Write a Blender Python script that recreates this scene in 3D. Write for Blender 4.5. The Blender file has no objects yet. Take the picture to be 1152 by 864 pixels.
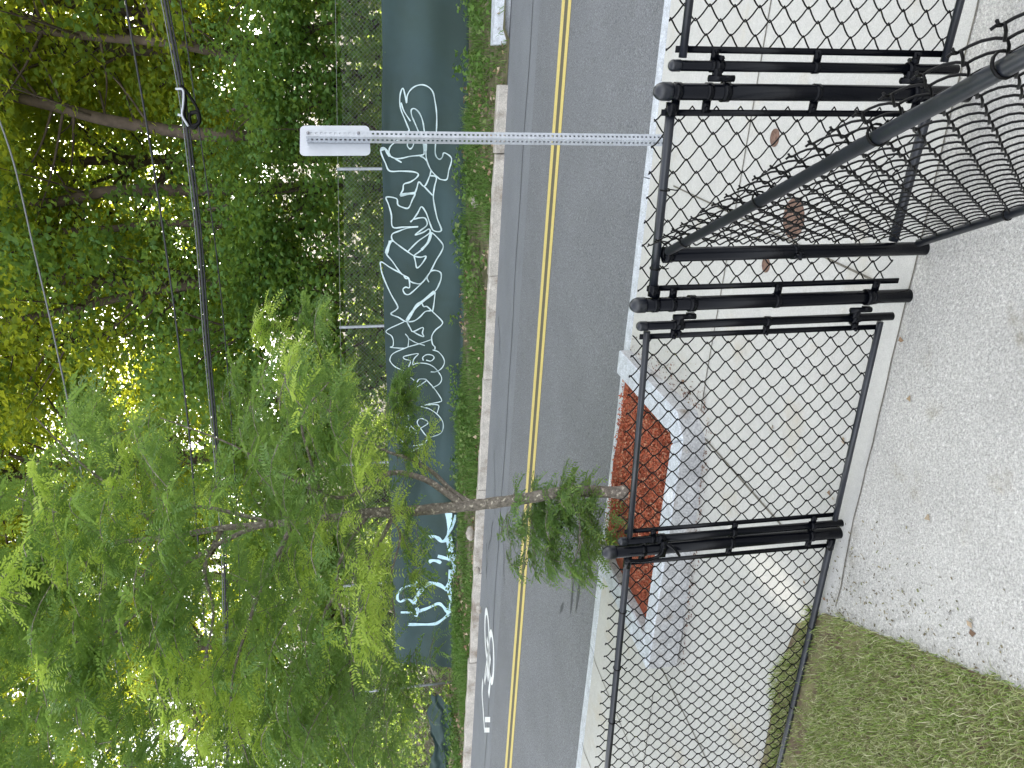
import bpy, math, random
import numpy as np
rng = np.random.default_rng(7); random.seed(7)
R_ = math.radians
S = bpy.context.scene

# ---------------------------------------------------------------- camera (the photo is held sideways: up in the place is left in the frame)
F_PX = 866.0; PITCH = R_(8.9); ROLL = R_(2.9); CAM = np.array([0, 0, 1.70])
fwd = np.array([0, math.cos(PITCH), -math.sin(PITCH)])
ri0 = np.array([1., 0, 0]); dn0 = np.array([0, -math.sin(PITCH), -math.cos(PITCH)])
RI = ri0*math.cos(ROLL)+dn0*math.sin(ROLL); DN = dn0*math.cos(ROLL)-ri0*math.sin(ROLL)
cd = bpy.data.cameras.new('camera'); co = bpy.data.objects.new('camera', cd); S.collection.objects.link(co)
from mathutils import Matrix, Vector
M = Matrix.Identity(4)
for i in range(3):
    M[i][0] = DN[i]; M[i][1] = RI[i]; M[i][2] = -fwd[i]; M[i][3] = CAM[i]
co.matrix_world = M
cd.sensor_width = 36; cd.lens = F_PX/1152*36; cd.clip_end = 2000; cd.clip_start = .02
S.camera = co

# ---------------------------------------------------------------- light
SUN_EL, SUN_AZ = 27.0, 24.0          # azimuth from straight ahead towards the right
w = bpy.data.worlds.new('World'); S.world = w; w.use_nodes = True
nt = w.node_tree; nt.nodes.clear()
sk = nt.nodes.new('ShaderNodeTexSky'); sk.sky_type = 'NISHITA'; sk.sun_disc = False
sk.sun_elevation = R_(SUN_EL); sk.sun_rotation = R_(SUN_AZ); sk.dust_density = 3.0; sk.ozone_density = .6; sk.air_density = 1.0
bg = nt.nodes.new('ShaderNodeBackground'); bg.inputs[1].default_value = .15
hs = nt.nodes.new('ShaderNodeHueSaturation'); hs.inputs['Saturation'].default_value = .20
wo = nt.nodes.new('ShaderNodeOutputWorld')
nt.links.new(sk.outputs[0], hs.inputs['Color']); nt.links.new(hs.outputs[0], bg.inputs[0]); nt.links.new(bg.outputs[0], wo.inputs[0])
sl = bpy.data.lights.new('sun', 'SUN'); sl.energy = 5.0; sl.angle = R_(.5); sl.color = (1, .93, .8)
so = bpy.data.objects.new('sun', sl); S.collection.objects.link(so)
sd = Vector((math.sin(R_(SUN_AZ))*math.cos(R_(SUN_EL)), math.cos(R_(SUN_AZ))*math.cos(R_(SUN_EL)), math.sin(R_(SUN_EL))))
so.rotation_euler = sd.to_track_quat('Z', 'Y').to_euler()
S.view_settings.view_transform = 'Standard'; S.view_settings.look = 'None'; S.view_settings.gamma = 1
S.view_settings.exposure = 2.5
S.render.engine = 'CYCLES'
S.cycles.max_bounces = 8; S.cycles.transparent_max_bounces = 4

# ---------------------------------------------------------------- frames of the place
def nz(v): v = np.asarray(v, float); return v/np.linalg.norm(v)
RH = nz([-.936, .352, 0]); HP = nz([.352, .936, 0])       # along the road (to the left, uphill) and across it
PN = np.array([.0508, -.0191, .9985]); PC = -.1322
def plane_z(x, y): return (PC-x*PN[0]-y*PN[1])/PN[2]
def ST(s, t, dz=0.0):
    p = RH*s+HP*t
    return np.array([p[0], p[1], plane_z(p[0], p[1])+dz])
FB = np.array([.225, 2.305, 0]); FE = nz([.876, -.482, 0]); FN = np.array([FE[1], -FE[0], 0])   # the fence line; FN faces the camera
def K(k, z, off=0.0): return FB+FE*k+FN*off+np.array([0, 0, z])
def ray(px, py): return fwd+RI*((432-py)/F_PX)+DN*((px-576)/F_PX)
def onT(px, py, T):
    d = ray(px, py); return CAM+d*((T-CAM@HP)/(d@HP))
def at_depth(px, py, dep): return CAM+ray(px, py)*dep
def ss(x): x = np.clip(x, 0, 1); return x*x*(3-2*x)
def ground(x, y):
    x = np.asarray(x, float); y = np.asarray(y, float)
    s = x*RH[0]+y*RH[1]; t = x*HP[0]+y*HP[1]
    k = (x-FB[0])*FE[0]+(y-FB[1])*FE[1]
    z0 = -.045*np.clip(-k-.95, 0, 3)
    a = np.clip((t-2.5)/2.25, 0, 1)
    return (1-a)*z0+a*(plane_z(x, y)+.13)
def pg(px, py):
    d = ray(px, py); z = 0.
    for _ in range(8):
        p = CAM+d*((z-CAM[2])/d[2]); z = float(ground(p[0], p[1]))
    return p

# ---------------------------------------------------------------- mesh building
class MB:
    def __init__(s): s.v = []; s.f = []; s.n = 0; s.m = []
    def add(s, v, faces, mi=0):
        v = np.asarray(v, float).reshape(-1, 3)
        for f in faces:
            f = np.asarray(f, int)
            if len(f): s.f.append(f+s.n); s.m.append(mi)
        s.v.append(v); s.n += len(v); return s
    def build(s, name, mats, parent=None, smooth=True, kind=None):
        me = bpy.data.meshes.new(name); V = np.concatenate(s.v)
        if parent is not None and parent.get('_o') is not None:
            V = V-np.array(parent['_o'])
        me.vertices.add(len(V)); me.vertices.foreach_set('co', V.astype(np.float32).ravel())
        tot = np.concatenate([np.full(len(f), f.shape[1]) for f in s.f]); idx = np.concatenate([f.ravel() for f in s.f])
        mi = np.concatenate([np.full(len(f), m) for f, m in zip(s.f, s.m)])
        me.loops.add(len(idx)); me.loops.foreach_set('vertex_index', idx.astype(np.int32))
        me.polygons.add(len(tot)); st = np.concatenate([[0], np.cumsum(tot)[:-1]])
        me.polygons.foreach_set('loop_start', st.astype(np.int32)); me.polygons.foreach_set('loop_total', tot.astype(np.int32))
        me.polygons.foreach_set('material_index', mi.astype(np.int32))
        me.polygons.foreach_set('use_smooth', np.full(len(tot), bool(smooth)))
        if not isinstance(mats, (list, tuple)): mats = [mats]
        for m in mats: me.materials.append(m)
        me.update(calc_edges=True); me.validate()
        o = bpy.data.objects.new(name, me); S.collection.objects.link(o)
        if parent is not None: o.parent = parent
        if kind: o['kind'] = kind
        return o
def tag(o, label, cat, group=None, kind=None):
    o['label'] = label; o['category'] = cat
    if group: o['group'] = group
    if kind: o['kind'] = kind
    return o
def thing(name, label, cat, loc, group=None):
    o = bpy.data.objects.new(name, None); S.collection.objects.link(o); o.location = [float(a) for a in loc]
    o['_o'] = [float(a) for a in loc]; o.empty_display_size = .2
    return tag(o, label, cat, group)
def retag(o, label): o['label'] = label; return o
def copy_tree(o, parent=None):
    c = o.copy(); S.collection.objects.link(c)
    if parent: c.parent = parent
    for ch in list(o.children): copy_tree(ch, c)
    return c

def tubes(P, r, sides=6, caps=True, ref=None):
    """P (W,N,3) paths, r scalar or (N,) or (W,N)"""
    P = np.asarray(P, float)
    if P.ndim == 2: P = P[None]
    W, N, _ = P.shape
    T = np.gradient(P, axis=1); T /= np.linalg.norm(T, axis=2, keepdims=True)+1e-12
    if ref is None:
        m = np.abs(T.mean(axis=(0, 1))); ref = np.eye(3)[int(np.argmin(m))]
    A = np.cross(T, ref); A /= np.linalg.norm(A, axis=2, keepdims=True)+1e-12
    B = np.cross(T, A)
    r = np.broadcast_to(np.asarray(r, float), (W, N)) if np.ndim(r) != 1 else np.broadcast_to(np.asarray(r, float)[None], (W, N))
    an = np.arange(sides)*2*math.pi/sides
    V = P[:, :, None]+r[:, :, None, None]*(np.cos(an)[None, None, :, None]*A[:, :, None]+np.sin(an)[None, None, :, None]*B[:, :, None])
    V = V.reshape(-1, 3)
    w_ = np.arange(W)[:, None, None]*N*sides; i = np.arange(N-1)[None, :, None]*sides; j = np.arange(sides)[None, None, :]; j2 = (j+1) % sides
    Q = np.stack([w_+i+j, w_+i+j2, w_+i+sides+j2, w_+i+sides+j], -1).reshape(-1, 4)
    F = [Q]
    if caps:
        c0 = (np.arange(W)[:, None]*N*sides+np.arange(sides)[None, ::-1]); c1 = (np.arange(W)[:, None]*N*sides+(N-1)*sides+np.arange(sides)[None])
        F += [c0, c1]
    return V, F
def smooth_path(pts, n=8):
    P = np.asarray(pts, float); Q = np.vstack([2*P[0]-P[1], P, 2*P[-1]-P[-2]]); out = []
    for i in range(1, len(Q)-2):
        for u in np.linspace(0, 1, n, endpoint=False):
            a, b, c, d = Q[i-1:i+3]
            out.append(.5*((2*b)+(c-a)*u+(2*a-5*b+4*c-d)*u*u+(-a+3*b-3*c+d)*u**3))
    out.append(P[-1]); return np.array(out)
def box(mb, c, ax, ay, az, mi=0):
    c = np.asarray(c, float); ax, ay, az = map(lambda a: np.asarray(a, float), (ax, ay, az))
    v = [c+i*ax+j*ay+k*az for i in (-1, 1) for j in (-1, 1) for k in (-1, 1)]
    return mb.add(v, [[[0, 1, 3, 2], [4, 6, 7, 5], [0, 4, 5, 1], [2, 3, 7, 6], [0, 2, 6, 4], [1, 5, 7, 3]]], mi)
def ring(mb, c, axis, r, w_, th, sides=20, mi=0):
    """a band round a pipe: centre, axis, inner radius, width, thickness"""
    axis = nz(axis); a = nz(np.cross(axis, [.3, .2, .9])); b = np.cross(axis, a)
    prof = [(-w_/2, r), (-w_/2, r+th), (w_/2, r+th), (w_/2, r)]
    an = np.arange(sides)*2*math.pi/sides
    V = np.array([c+axis*h+(a*math.cos(t)+b*math.sin(t))*q for t in an for h, q in prof])
    i = np.arange(sides)[:, None]; j = np.arange(4)[None]; i2 = (i+1) % sides; j2 = (j+1) % 4
    Q = np.stack([i*4+j, i2*4+j, i2*4+j2, i*4+j2], -1).reshape(-1, 4)
    return mb.add(V, [Q], mi)
def dome(mb, c, r, h, sides=20, up=(0, 0, 1)):
    rings = []; n = 6
    up = nz(up); a = nz(np.cross(up, [.31, .9, .2])); b = np.cross(up, a)
    prof = [(r, -.02), (r, 0)]+[(r*math.cos(q), h*math.sin(q)) for q in np.linspace(.15, math.pi/2-.12, n)]
    an = np.arange(sides)*2*math.pi/sides
    V = [c+up*z+(a*math.cos(t)+b*math.sin(t))*q for q, z in prof for t in an]
    m = len(prof); i = np.arange(m-1)[:, None]; j = np.arange(sides)[None]; j2 = (j+1) % sides
    Q = np.stack([i*sides+j, i*sides+j2, (i+1)*sides+j2, (i+1)*sides+j], -1).reshape(-1, 4)
    mb.add(V, [Q, [list(range((m-1)*sides, m*sides))], [list(range(sides))[::-1]]])
    return mb

# ---------------------------------------------------------------- materials
def mat(name, base, rough=.7, noise=None, bump=0, bump_scale=40, metal=0, spec=.5, mix2=None, coords='Object'):
    """noise: list of (scale, strength, detail) value variations; mix2=(colour, scale, lo, hi) blotches"""
    m = bpy.data.materials.new(name); m.use_nodes = True; N = m.node_tree; P = N.nodes['Principled BSDF']
    P.inputs['Roughness'].default_value = rough; P.inputs['Metallic'].default_value = metal; P.inputs['Specular IOR Level'].default_value = spec
    tc = N.nodes.new('ShaderNodeTexCoord'); col = None
    rgb = N.nodes.new('ShaderNodeRGB'); rgb.outputs[0].default_value = (*base, 1); col = rgb.outputs[0]
    def nse(scale, detail=4, rough_=.6):
        n = N.nodes.new('ShaderNodeTexNoise'); n.inputs['Scale'].default_value = scale; n.inputs['Detail'].default_value = detail
        n.inputs['Roughness'].default_value = rough_; N.links.new(tc.outputs[coords], n.inputs['Vector']); return n
    if mix2:
        for (c2, sc, lo, hi) in (mix2 if isinstance(mix2, list) else [mix2]):
            n = nse(sc, 6); mr = N.nodes.new('ShaderNodeMapRange'); mr.inputs[1].default_value = lo; mr.inputs[2].default_value = hi
            N.links.new(n.outputs[0], mr.inputs[0]); mx = N.nodes.new('ShaderNodeMix'); mx.data_type = 'RGBA'
            N.links.new(mr.outputs[0], mx.inputs[0]); N.links.new(col, mx.inputs[6]); mx.inputs[7].default_value = (*c2, 1); col = mx.outputs[2]
    for (sc, st, dt) in (noise or []):
        n = nse(sc, dt); mr = N.nodes.new('ShaderNodeMapRange'); mr.inputs[1].default_value = .25; mr.inputs[2].default_value = .75
        mr.inputs[3].default_value = 1-st; mr.inputs[4].default_value = 1+st
        N.links.new(n.outputs[0], mr.inputs[0]); mx = N.nodes.new('ShaderNodeVectorMath'); mx.operation = 'SCALE'
        N.links.new(col, mx.inputs[0]); N.links.new(mr.outputs[0], mx.inputs['Scale']); col = mx.outputs[0]
    N.links.new(col, P.inputs['Base Color'])
    if bump:
        n = nse(bump_scale, 5); b = N.nodes.new('ShaderNodeBump'); b.inputs['Strength'].default_value = bump; b.inputs['Distance'].default_value = .01
        N.links.new(n.outputs[0], b.inputs['Height']); N.links.new(b.outputs[0], P.inputs['Normal'])
    return m
def leaf_mat(name, cols, trans, tr_amt=.45, rough=.55):
    """per-leaf random colour, light passes through the leaf"""
    m = bpy.data.materials.new(name); m.use_nodes = True; N = m.node_tree; N.nodes.clear()
    out = N.nodes.new('ShaderNodeOutputMaterial'); g = N.nodes.new('ShaderNodeNewGeometry')
    cr = N.nodes.new('ShaderNodeValToRGB'); cr.color_ramp.elements[0].color = (*cols[0], 1); cr.color_ramp.elements[1].color = (*cols[-1], 1)
    for i, c in enumerate(cols[1:-1]):
        e = cr.color_ramp.elements.new((i+1)/(len(cols)-1)); e.color = (*c, 1)
    N.links.new(g.outputs['Random Per Island'], cr.inputs[0])
    p = N.nodes.new('ShaderNodeBsdfPrincipled'); p.inputs['Roughness'].default_value = rough; p.inputs['Specular IOR Level'].default_value = .35
    N.links.new(cr.outputs[0], p.inputs['Base Color'])
    t = N.nodes.new('ShaderNodeBsdfTranslucent'); mx0 = N.nodes.new('ShaderNodeMix'); mx0.data_type = 'RGBA'; mx0.blend_type = 'MIX'; mx0.inputs[0].default_value = .75
    N.links.new(cr.outputs[0], mx0.inputs[6]); mx0.inputs[7].default_value = (*trans, 1); N.links.new(mx0.outputs[2], t.inputs[0])
    mx = N.nodes.new('ShaderNodeMixShader'); mx.inputs[0].default_value = tr_amt
    N.links.new(p.outputs[0], mx.inputs[1]); N.links.new(t.outputs[0], mx.inputs[2]); N.links.new(mx.outputs[0], out.inputs[0])
    return m
M_ASPH = mat('asphalt', (.158, .165, .178), .85, [(150, .7, 2), (70, .45, 2), (1.2, .10, 4)], .5, 260)
M_ASPH2 = mat('worn_asphalt_lane', (.176, .186, .204), .85, [(150, .45, 2), (1.0, .12, 5)], .3, 260)
M_SEAL = mat('dark_crack_filler', (.06, .065, .07), .7, [(30, .3, 3)])
M_YEL = mat('yellow_road_paint', (.62, .50, .17), .7, [(60, .15, 4)], .2, 200, mix2=((.4, .35, .2), 14, .62, .72))
M_GAP = mat('asphalt_between_lines', (.11, .10, .07), .85, [(200, .4, 3)])
M_WHT = mat('white_road_paint', (.78, .80, .80), .7, [(40, .1, 3)], .2, 200, mix2=((.5, .51, .52), 9, .6, .75))
M_CONC = mat('sidewalk_concrete', (.48, .475, .455), .85, [(220, .20, 3), (35, .07, 4), (1.6, .06, 4)], .35, 220, mix2=[((.43, .39, .32), 2.2, .58, .76)])
M_JOINT = mat('joint_dark', (.13, .12, .10), .95, [(50, .3, 3)])
M_PATH = mat('brushed_aggregate_concrete', (.46, .45, .425), .85, [(110, .38, 4), (330, .35, 2), (3, .10, 5)], .9, 140, mix2=[((.54, .53, .505), 60, .50, .66), ((.30, .27, .21), 4.2, .60, .76), ((.20, .19, .13), 26, .70, .76)])
M_GRAN = mat('pale_granite', (.50, .53, .58), .8, [(120, .4, 3), (14, .22, 4)], .4, 90)
M_GRANF = mat('darker_side_granite', (.36, .365, .375), .9, [(90, .4, 4), (9, .25, 4)], .8, 60, mix2=((.20, .17, .14), 7, .56, .72))  # darker, rougher granite with brown blotches for the edging's upright sides
M_GRAN2 = mat('old_granite_kerb', (.46, .43, .39), .85, [(60, .35, 4), (5, .25, 4)], .6, 40, mix2=((.27, .23, .19), 3.0, .5, .68))
M_BLACK = mat('black_vinyl_pipe', (.0028, .0034, .0055), .20, [(9, .25, 3)], .05, 60, spec=.13)
M_PIPE = mat('weathered_black_pipe', (.013, .0155, .022), .34, [(14, .4, 5)], .05, 60)
M_WIRE = mat('black_coated_wire', (.003, .003, .0034), .4, spec=.15)
M_BOLT = mat('dull_steel_bolt', (.25, .25, .27), .5, metal=.8)
M_GALV = mat('galvanised_steel', (.42, .45, .50), .5, [(25, .15, 4)], metal=.35)
M_GWIRE = mat('galvanised_wire', (.30, .31, .31), .5, metal=.3)
M_SIGN = mat('bare_aluminium', (.46, .49, .54), .5, [(12, .06, 3)], metal=.25)
M_FAB = mat('dark_green_screen_fabric', (.028, .054, .050), .75, [(300, .15, 2), (1.3, .16, 3)], .3, 300, mix2=((.034, .066, .072), .7, .45, .65))
M_GRAF = mat('pale_spray_paint', (.56, .69, .72), .7, [(20, .12, 3)], mix2=((.30, .40, .42), 2.2, .52, .68))
M_GRAF2 = mat('light_blue_spray_paint', (.50, .72, .82), .7, [(8, .2, 3)])
M_SOIL = mat('dark_soil', (.075, .06, .04), .95, [(30, .4, 5)], .8, 30)
M_MULCH = mat('red_mulch_bed', (.30, .07, .035), .95, [(60, .4, 5)], .8, 60)
M_DIRT = mat('verge_soil', (.10, .095, .045), .95, [(8, .4, 5)], .8, 20, mix2=((.22, .18, .13), 3, .5, .65))
M_LITTER = mat('leaf_litter_bank', (.075, .06, .042), .95, [(9, .5, 6)], 1, 12, mix2=((.03, .03, .02), 1.1, .5, .6))
M_LAWN = mat('lawn_soil', (.17, .155, .075), .95, [(20, .4, 5)], .8, 40, mix2=((.12, .085, .055), 6, .5, .6))
M_BARK = mat('grey_brown_bark', (.16, .14, .12), .9, [(45, .6, 5)], 1, 45, mix2=((.42, .38, .32), 38, .56, .64))
M_BARKF = mat('forest_bark', (.085, .065, .05), .95, [(6, .4, 6)], 1, 9)
M_RUST = mat('rusty_iron', (.16, .095, .07), .85, [(60, .4, 4)], .6, 90)
M_CABLE = mat('cable_sheath', (.022, .024, .028), .6, [(4, .2, 3)])
M_CABLE2 = mat('pale_cable', (.17, .18, .19), .6, spec=.2)
def chipmat(name, cols, rough=.85):
    m = bpy.data.materials.new(name); m.use_nodes = True; N = m.node_tree; P = N.nodes['Principled BSDF']
    g = N.nodes.new('ShaderNodeNewGeometry'); cr = N.nodes.new('ShaderNodeValToRGB'); cr.color_ramp.elements[0].color = (*cols[0], 1); cr.color_ramp.elements[1].color = (*cols[-1], 1)
    for i, c in enumerate(cols[1:-1]):
        e = cr.color_ramp.elements.new((i+1)/(len(cols)-1)); e.color = (*c, 1)
    N.links.new(g.outputs['Random Per Island'], cr.inputs[0]); N.links.new(cr.outputs[0], P.inputs['Base Color']); P.inputs['Roughness'].default_value = rough
    return m
M_CHIP = chipmat('mulch_chips', [(.18, .04, .02), (.38, .085, .04), (.46, .13, .06), (.28, .06, .03), (.55, .32, .2)])
M_CRUMB = chipmat('soil_crumb_bits', [(.09, .075, .05), (.16, .13, .08), (.06, .055, .03), (.25, .22, .14), (.12, .14, .05)])
M_SPILL = chipmat('weathered_mulch_crumbs', [(.10, .05, .035), (.20, .09, .06), (.07, .045, .035), (.26, .15, .11)])
M_DRY = chipmat('dry_leaves', [(.32, .24, .14), (.20, .12, .07), (.45, .37, .26), (.12, .07, .04)])
M_GRASS = leaf_mat('lawn_blades', [(.16, .24, .05), (.23, .33, .07), (.40, .40, .19), (.13, .19, .04), (.62, .60, .38), (.19, .25, .06)], (.18, .26, .04), .25)
M_WEED = leaf_mat('weed_blades', [(.09, .18, .035), (.14, .25, .05), (.06, .13, .025), (.21, .27, .09)], (.16, .32, .05), .3)
M_LEAF = leaf_mat('maple_leaves', [(.06, .13, .025), (.10, .19, .035), (.07, .145, .04), (.14, .22, .04)], (.80, .82, .05), .55)
M_LEAF2 = leaf_mat('dark_maple_leaves', [(.055, .13, .035), (.095, .20, .05), (.07, .155, .05), (.125, .22, .06)], (.50, .66, .08), .45)
M_LOCUST = leaf_mat('locust_leaflets', [(.085, .165, .05), (.13, .225, .07), (.075, .15, .06), (.21, .30, .09)], (.38, .58, .10), .40)
M_LOCBRIGHT = leaf_mat('bright_locust_leaflets', [(.30, .42, .08), (.40, .50, .11), (.25, .37, .08)], (.66, .86, .14), .45)

# ---------------------------------------------------------------- ground sheets
def strip(mb, s0, s1, t0, t1, dz, ns=60, ntt=2, mi=0, dzf=None):
    ss_, tt = np.meshgrid(np.linspace(s0, s1, ns), np.linspace(t0, t1, ntt), indexing='ij')
    x = RH[0]*ss_+HP[0]*tt; y = RH[1]*ss_+HP[1]*tt; z = plane_z(x, y)+dz
    if dzf is not None: z = z+dzf(ss_, tt)
    V = np.stack([x, y, z], -1).reshape(-1, 3)
    i = np.arange(ns-1)[:, None]*ntt; j = np.arange(ntt-1)[None]
    Q = np.stack([i+j, i+ntt+j, i+ntt+j+1, i+j+1], -1).reshape(-1, 4)
    return mb.add(V, [Q[:, ::-1]], mi)
# the wide ground: one sheet to the horizon, following the hill, kept under everything else
def terrain_dz(s, t):
    z = -.35+np.zeros_like(t)
    z = z+ss((t-13.2)/.9)*.30+ss((t-14.3)/1.5)*.25+.30*np.clip(t-15, 0, 22)+.1*np.clip(t-37, 0, 60)
    z = np.where(t < 5, -.5, z)
    return z+.12*np.sin(s*1.3)*np.sin(t*.9)*ss((t-14.5)/3)
mb = MB()
tt = np.concatenate([np.linspace(-150, 2, 12), np.linspace(3, 24, 60), np.linspace(26, 500, 30)]); sg = np.concatenate([np.linspace(-500, -22, 12), np.linspace(-20, 34, 70), np.linspace(38, 500, 12)])
Sg, Tg = np.meshgrid(sg, tt, indexing='ij'); X = RH[0]*Sg+HP[0]*Tg; Y = RH[1]*Sg+HP[1]*Tg
pz = np.clip(plane_z(X, Y), -2.2, 3.5)
Z = np.where(Tg < 5, np.minimum(pz, -.0)-.6, pz+terrain_dz(Sg, Tg))
a, b = Sg.shape; i = np.arange(a-1)[:, None]*b; j = np.arange(b-1)[None]
mb.add(np.stack([X, Y, Z], -1).reshape(-1, 3), [np.stack([i+j, i+j+1, i+b+j+1, i+b+j], -1).reshape(-1, 4)[:, ::-1]])
mb.build('ground', M_LITTER, kind='structure')
# road
S0, S1 = -16., 30.
strip(MB(), S0, S1, 4.86, 9.55, 0, 40, 3).build('road', M_ASPH, kind='structure')
strip(MB(), S0, S1, 9.55, 11.70, 0.0, 40, 3).build('bike_lane', M_ASPH2, kind='structure')
mb = MB()
strip(mb, S0, S1, 8.23, 8.37, .004); strip(mb, S0, S1, 7.95, 8.08, .004)
strip(mb, S0, S1, 8.08, 8.23, .0025, mi=1)
mb.build('double_yellow_line', [M_YEL, M_GAP], kind='structure')
# thin dark seams in the far lane
mb = MB()
s_ = np.linspace(S0, S1, 160)
tj = 10.0+.03*np.sin(s_*1.1)+.02*np.sin(s_*3.7)
for q in range(len(s_)-1):
    a0, a1 = ST(s_[q], tj[q], .004), ST(s_[q+1], tj[q+1], .004); wv = HP*.012
    mb.add([a0-wv, a1-wv, a1+wv, a0+wv], [[[0, 1, 2, 3]]])
for (s0c, t0c, ln, sl_) in [(5.2, 10.9, .9, .5), (6.3, 10.6, .7, -.4), (3.1, 11.2, .5, .7), (7.0, 11.1, .6, .3), (5.8, 9.8, .8, .6)]:
    pp = smooth_path([ST(s0c+ln*u, t0c-sl_*ln*u+.04*math.sin(u*9), .005) for u in np.linspace(0, 1, 6)], 3)
    for q in range(len(pp)-1):
        wv = HP*.012; mb.add([pp[q]-wv, pp[q+1]-wv, pp[q+1]+wv, pp[q]+wv], [[[0, 1, 2, 3]]])
# dark tyre scuffs by the kerb
for (px0, py0, px1, py1) in [(645, 655, 642, 690), (653, 650, 648, 688), (634, 678, 630, 690)]:
    def pr(px, py):
        d = ray(px, py); k = (PC-CAM@PN)/(d@PN); return CAM+d*k+np.array([0, 0, .004])
    p0, p1 = pr(px0, py0), pr(px1, py1); wv = HP*.035
    pm = (p0+p1)/2
    mb.add([p0-wv*.3, pm-wv, p1-wv*.2, p1+wv*.2, pm+wv, p0+wv*.3], [[[0, 1, 2, 3, 4, 5]]])
mb.build('crack_seams', M_SEAL, kind='structure')
# white bicycle marking, seen from its side
bike = MB()
def pw(s, t, dz=.005): return ST(s, t, dz)
def paint(pts, wd, closed=False, n=6):
    P = smooth_path([pw(*p) for p in pts], n) if n > 1 else np.array([pw(*p) for p in pts])
    T = np.gradient(P, axis=0); T /= np.linalg.norm(T, axis=1, keepdims=True); Nn = np.cross(T, PN)*wd/2
    V = np.concatenate([P-Nn, P+Nn]); m = len(P); i = np.arange(m-1)
    bike.add(V, [np.stack([i, i+1, m+i+1, m+i], -1)[:, ::-1]])
def rpx(px, py):
    d = ray(px, py); k = (PC-CAM@PN)/(d@PN); p = CAM+d*k; return (float(p@RH), float(p@HP))
def wheel(pa, pb, tw):
    (s0, t0), (s1, t1) = rpx(*pa), rpx(*pb)
    c = ((s0+s1)/2, (t0+t1)/2); h = (s1-s0)/2; sl_ = (t1-t0)/2
    paint([(c[0]+h*math.cos(q), c[1]+sl_*math.cos(q)+tw*math.sin(q)) for q in np.linspace(0, 2*math.pi, 17)], .12, n=3)
wheel((548.5, 690), (548, 739), .27); wheel((554, 715), (552, 763), .27)
def pp_(*l, wd=.13): paint([rpx(*q) for q in l], wd, n=4)
pp_((548, 718), (550.5, 740), (546, 762)); pp_((551, 728), (548, 748), (546, 762), (545.5, 768)); pp_((550, 742), (551.5, 765), (550, 782)); pp_((552, 738), (549, 764))
pp_((543.5, 765), (542.7, 780), (544, 800), (545.5, 823), wd=.11)
for (py0, py1, px0, px1) in [(806.5, 812.5, 546, 551.8), (818.5, 824, 545, 551)]:
    q = [rpx(px0, py0), rpx(px1, py0), rpx(px1, py1), rpx(px0, py1)]
    bike.add([pw(*z) for z in q], [[[0, 1, 2, 3]]])
tag(bike.build('bicycle_marking', M_WHT), 'white painted bicycle symbol and two small squares worn on the far lane', 'road marking')

# kerbs
def prism(mb, s0, s1, t0, t1, z0, z1, wob=0, seg=None, mi=0):
    n = max(2, int((s1-s0)/.25)) if seg is None else seg
    sv = np.linspace(s0, s1, n+1); sec = [(t0, z0), (t0, z1-.012), (t0+.012, z1), (t1-.012, z1), (t1, z1-.012), (t1, z0)]
    V = []
    for q in sv:
        for (t, z) in sec:
            dd = (rng.normal(0, wob, 2) if wob and z > z0 else (0, 0)); V.append(ST(q, t+dd[0], z+dd[1]))
    m = len(sec); i = np.arange(n)[:, None]*m; j = np.arange(m-1)[None]
    mb.add(V, [np.stack([i+j, i+m+j, i+m+j+1, i+j+1], -1).reshape(-1, 4), [list(range(m))], [[n*m+q for q in range(m)][::-1]]], mi)
kb = MB(); q = S0
while q < S1:
    prism(kb, q+.004, q+1.83-.004, 4.80, 4.93, -.15, .13+.003*rng.random(), .001); q += 1.83
kb.build('kerb', M_GRAN, kind='structure', smooth=False)
kb = MB(); q = .02-1.83*0
prism(kb, -.18, .75, 11.55, 11.72, -.15, .14, .006)
q = .76
while q < S1:
    ln = random.uniform(1.6, 2.2); prism(kb, q+.006, q+ln-.006, 11.52+rng.normal(0, .008), 11.68, -.15, .135+rng.normal(0, .01), .004); q += ln
kb.build('far_kerb', M_GRAN2, kind='structure', smooth=False)
gb = MB()
V = [ST(s, t, z) for (s, t, z) in [(-.72, 11.75, -.1), (-.72, 12.15, -.1), (-.72, 12.12, .20), (-.72, 11.86, .20), (-2.6, 11.5, -.1), (-2.6, 12.15, -.1), (-2.6, 12.1, .24), (-2.6, 11.62, .22), ]]
gb.add(V, [[[3, 2, 1, 0], [4, 5, 6, 7], [0, 4, 7, 3], [1, 2, 6, 5], [3, 7, 6, 2]]])
tag(gb.build('granite_block', M_GRAN, smooth=False), 'pale tapered granite kerb block across the road beyond a gap in the kerb', 'granite block')

# sidewalk sheet from the fence line to the kerb, with sawn joints set in
def sheet(mb, pts_a, pts_b, n, off=0, mi=0):
    A = np.array(pts_a); B = np.array(pts_b); V = []
    for u in np.linspace(0, 1, n):
        V.append(A*(1-u)+B*u)
    V = np.array(V); V[..., 2] = ground(V[..., 0], V[..., 1])+off
    m = A.shape[0]; i = np.arange(n-1)[:, None]*m; j = np.arange(m-1)[None]
    mb.add(V.reshape(-1, 3), [np.stack([i+j, i+j+1, i+m+j+1, i+m+j], -1).reshape(-1, 4)], mi); return mb
def SO(k): return -.006-.075*min(1.5, max(-1.2, k))
kk = np.linspace(5.5, -14, 80)
near = np.array([K(k, 0, SO(k)+.004) for k in kk])
far_ = []
for p in near:
    s = p@RH; far_.append(RH*(s+ (0))+HP*4.80)
sw = MB(); sheet(sw, near, np.array(far_), 24)
def joint(p, q, wd=.011, n=26):
    p, q = np.array(p), np.array(q); d = nz((q-p)*[1, 1, 0]); nn = np.array([-d[1], d[0], 0])*wd/2
    A = np.linspace(p-nn, q-nn, n); B = np.linspace(p+nn, q+nn, n); sheet(sw, A, B, 2, .0025, 1)
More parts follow.
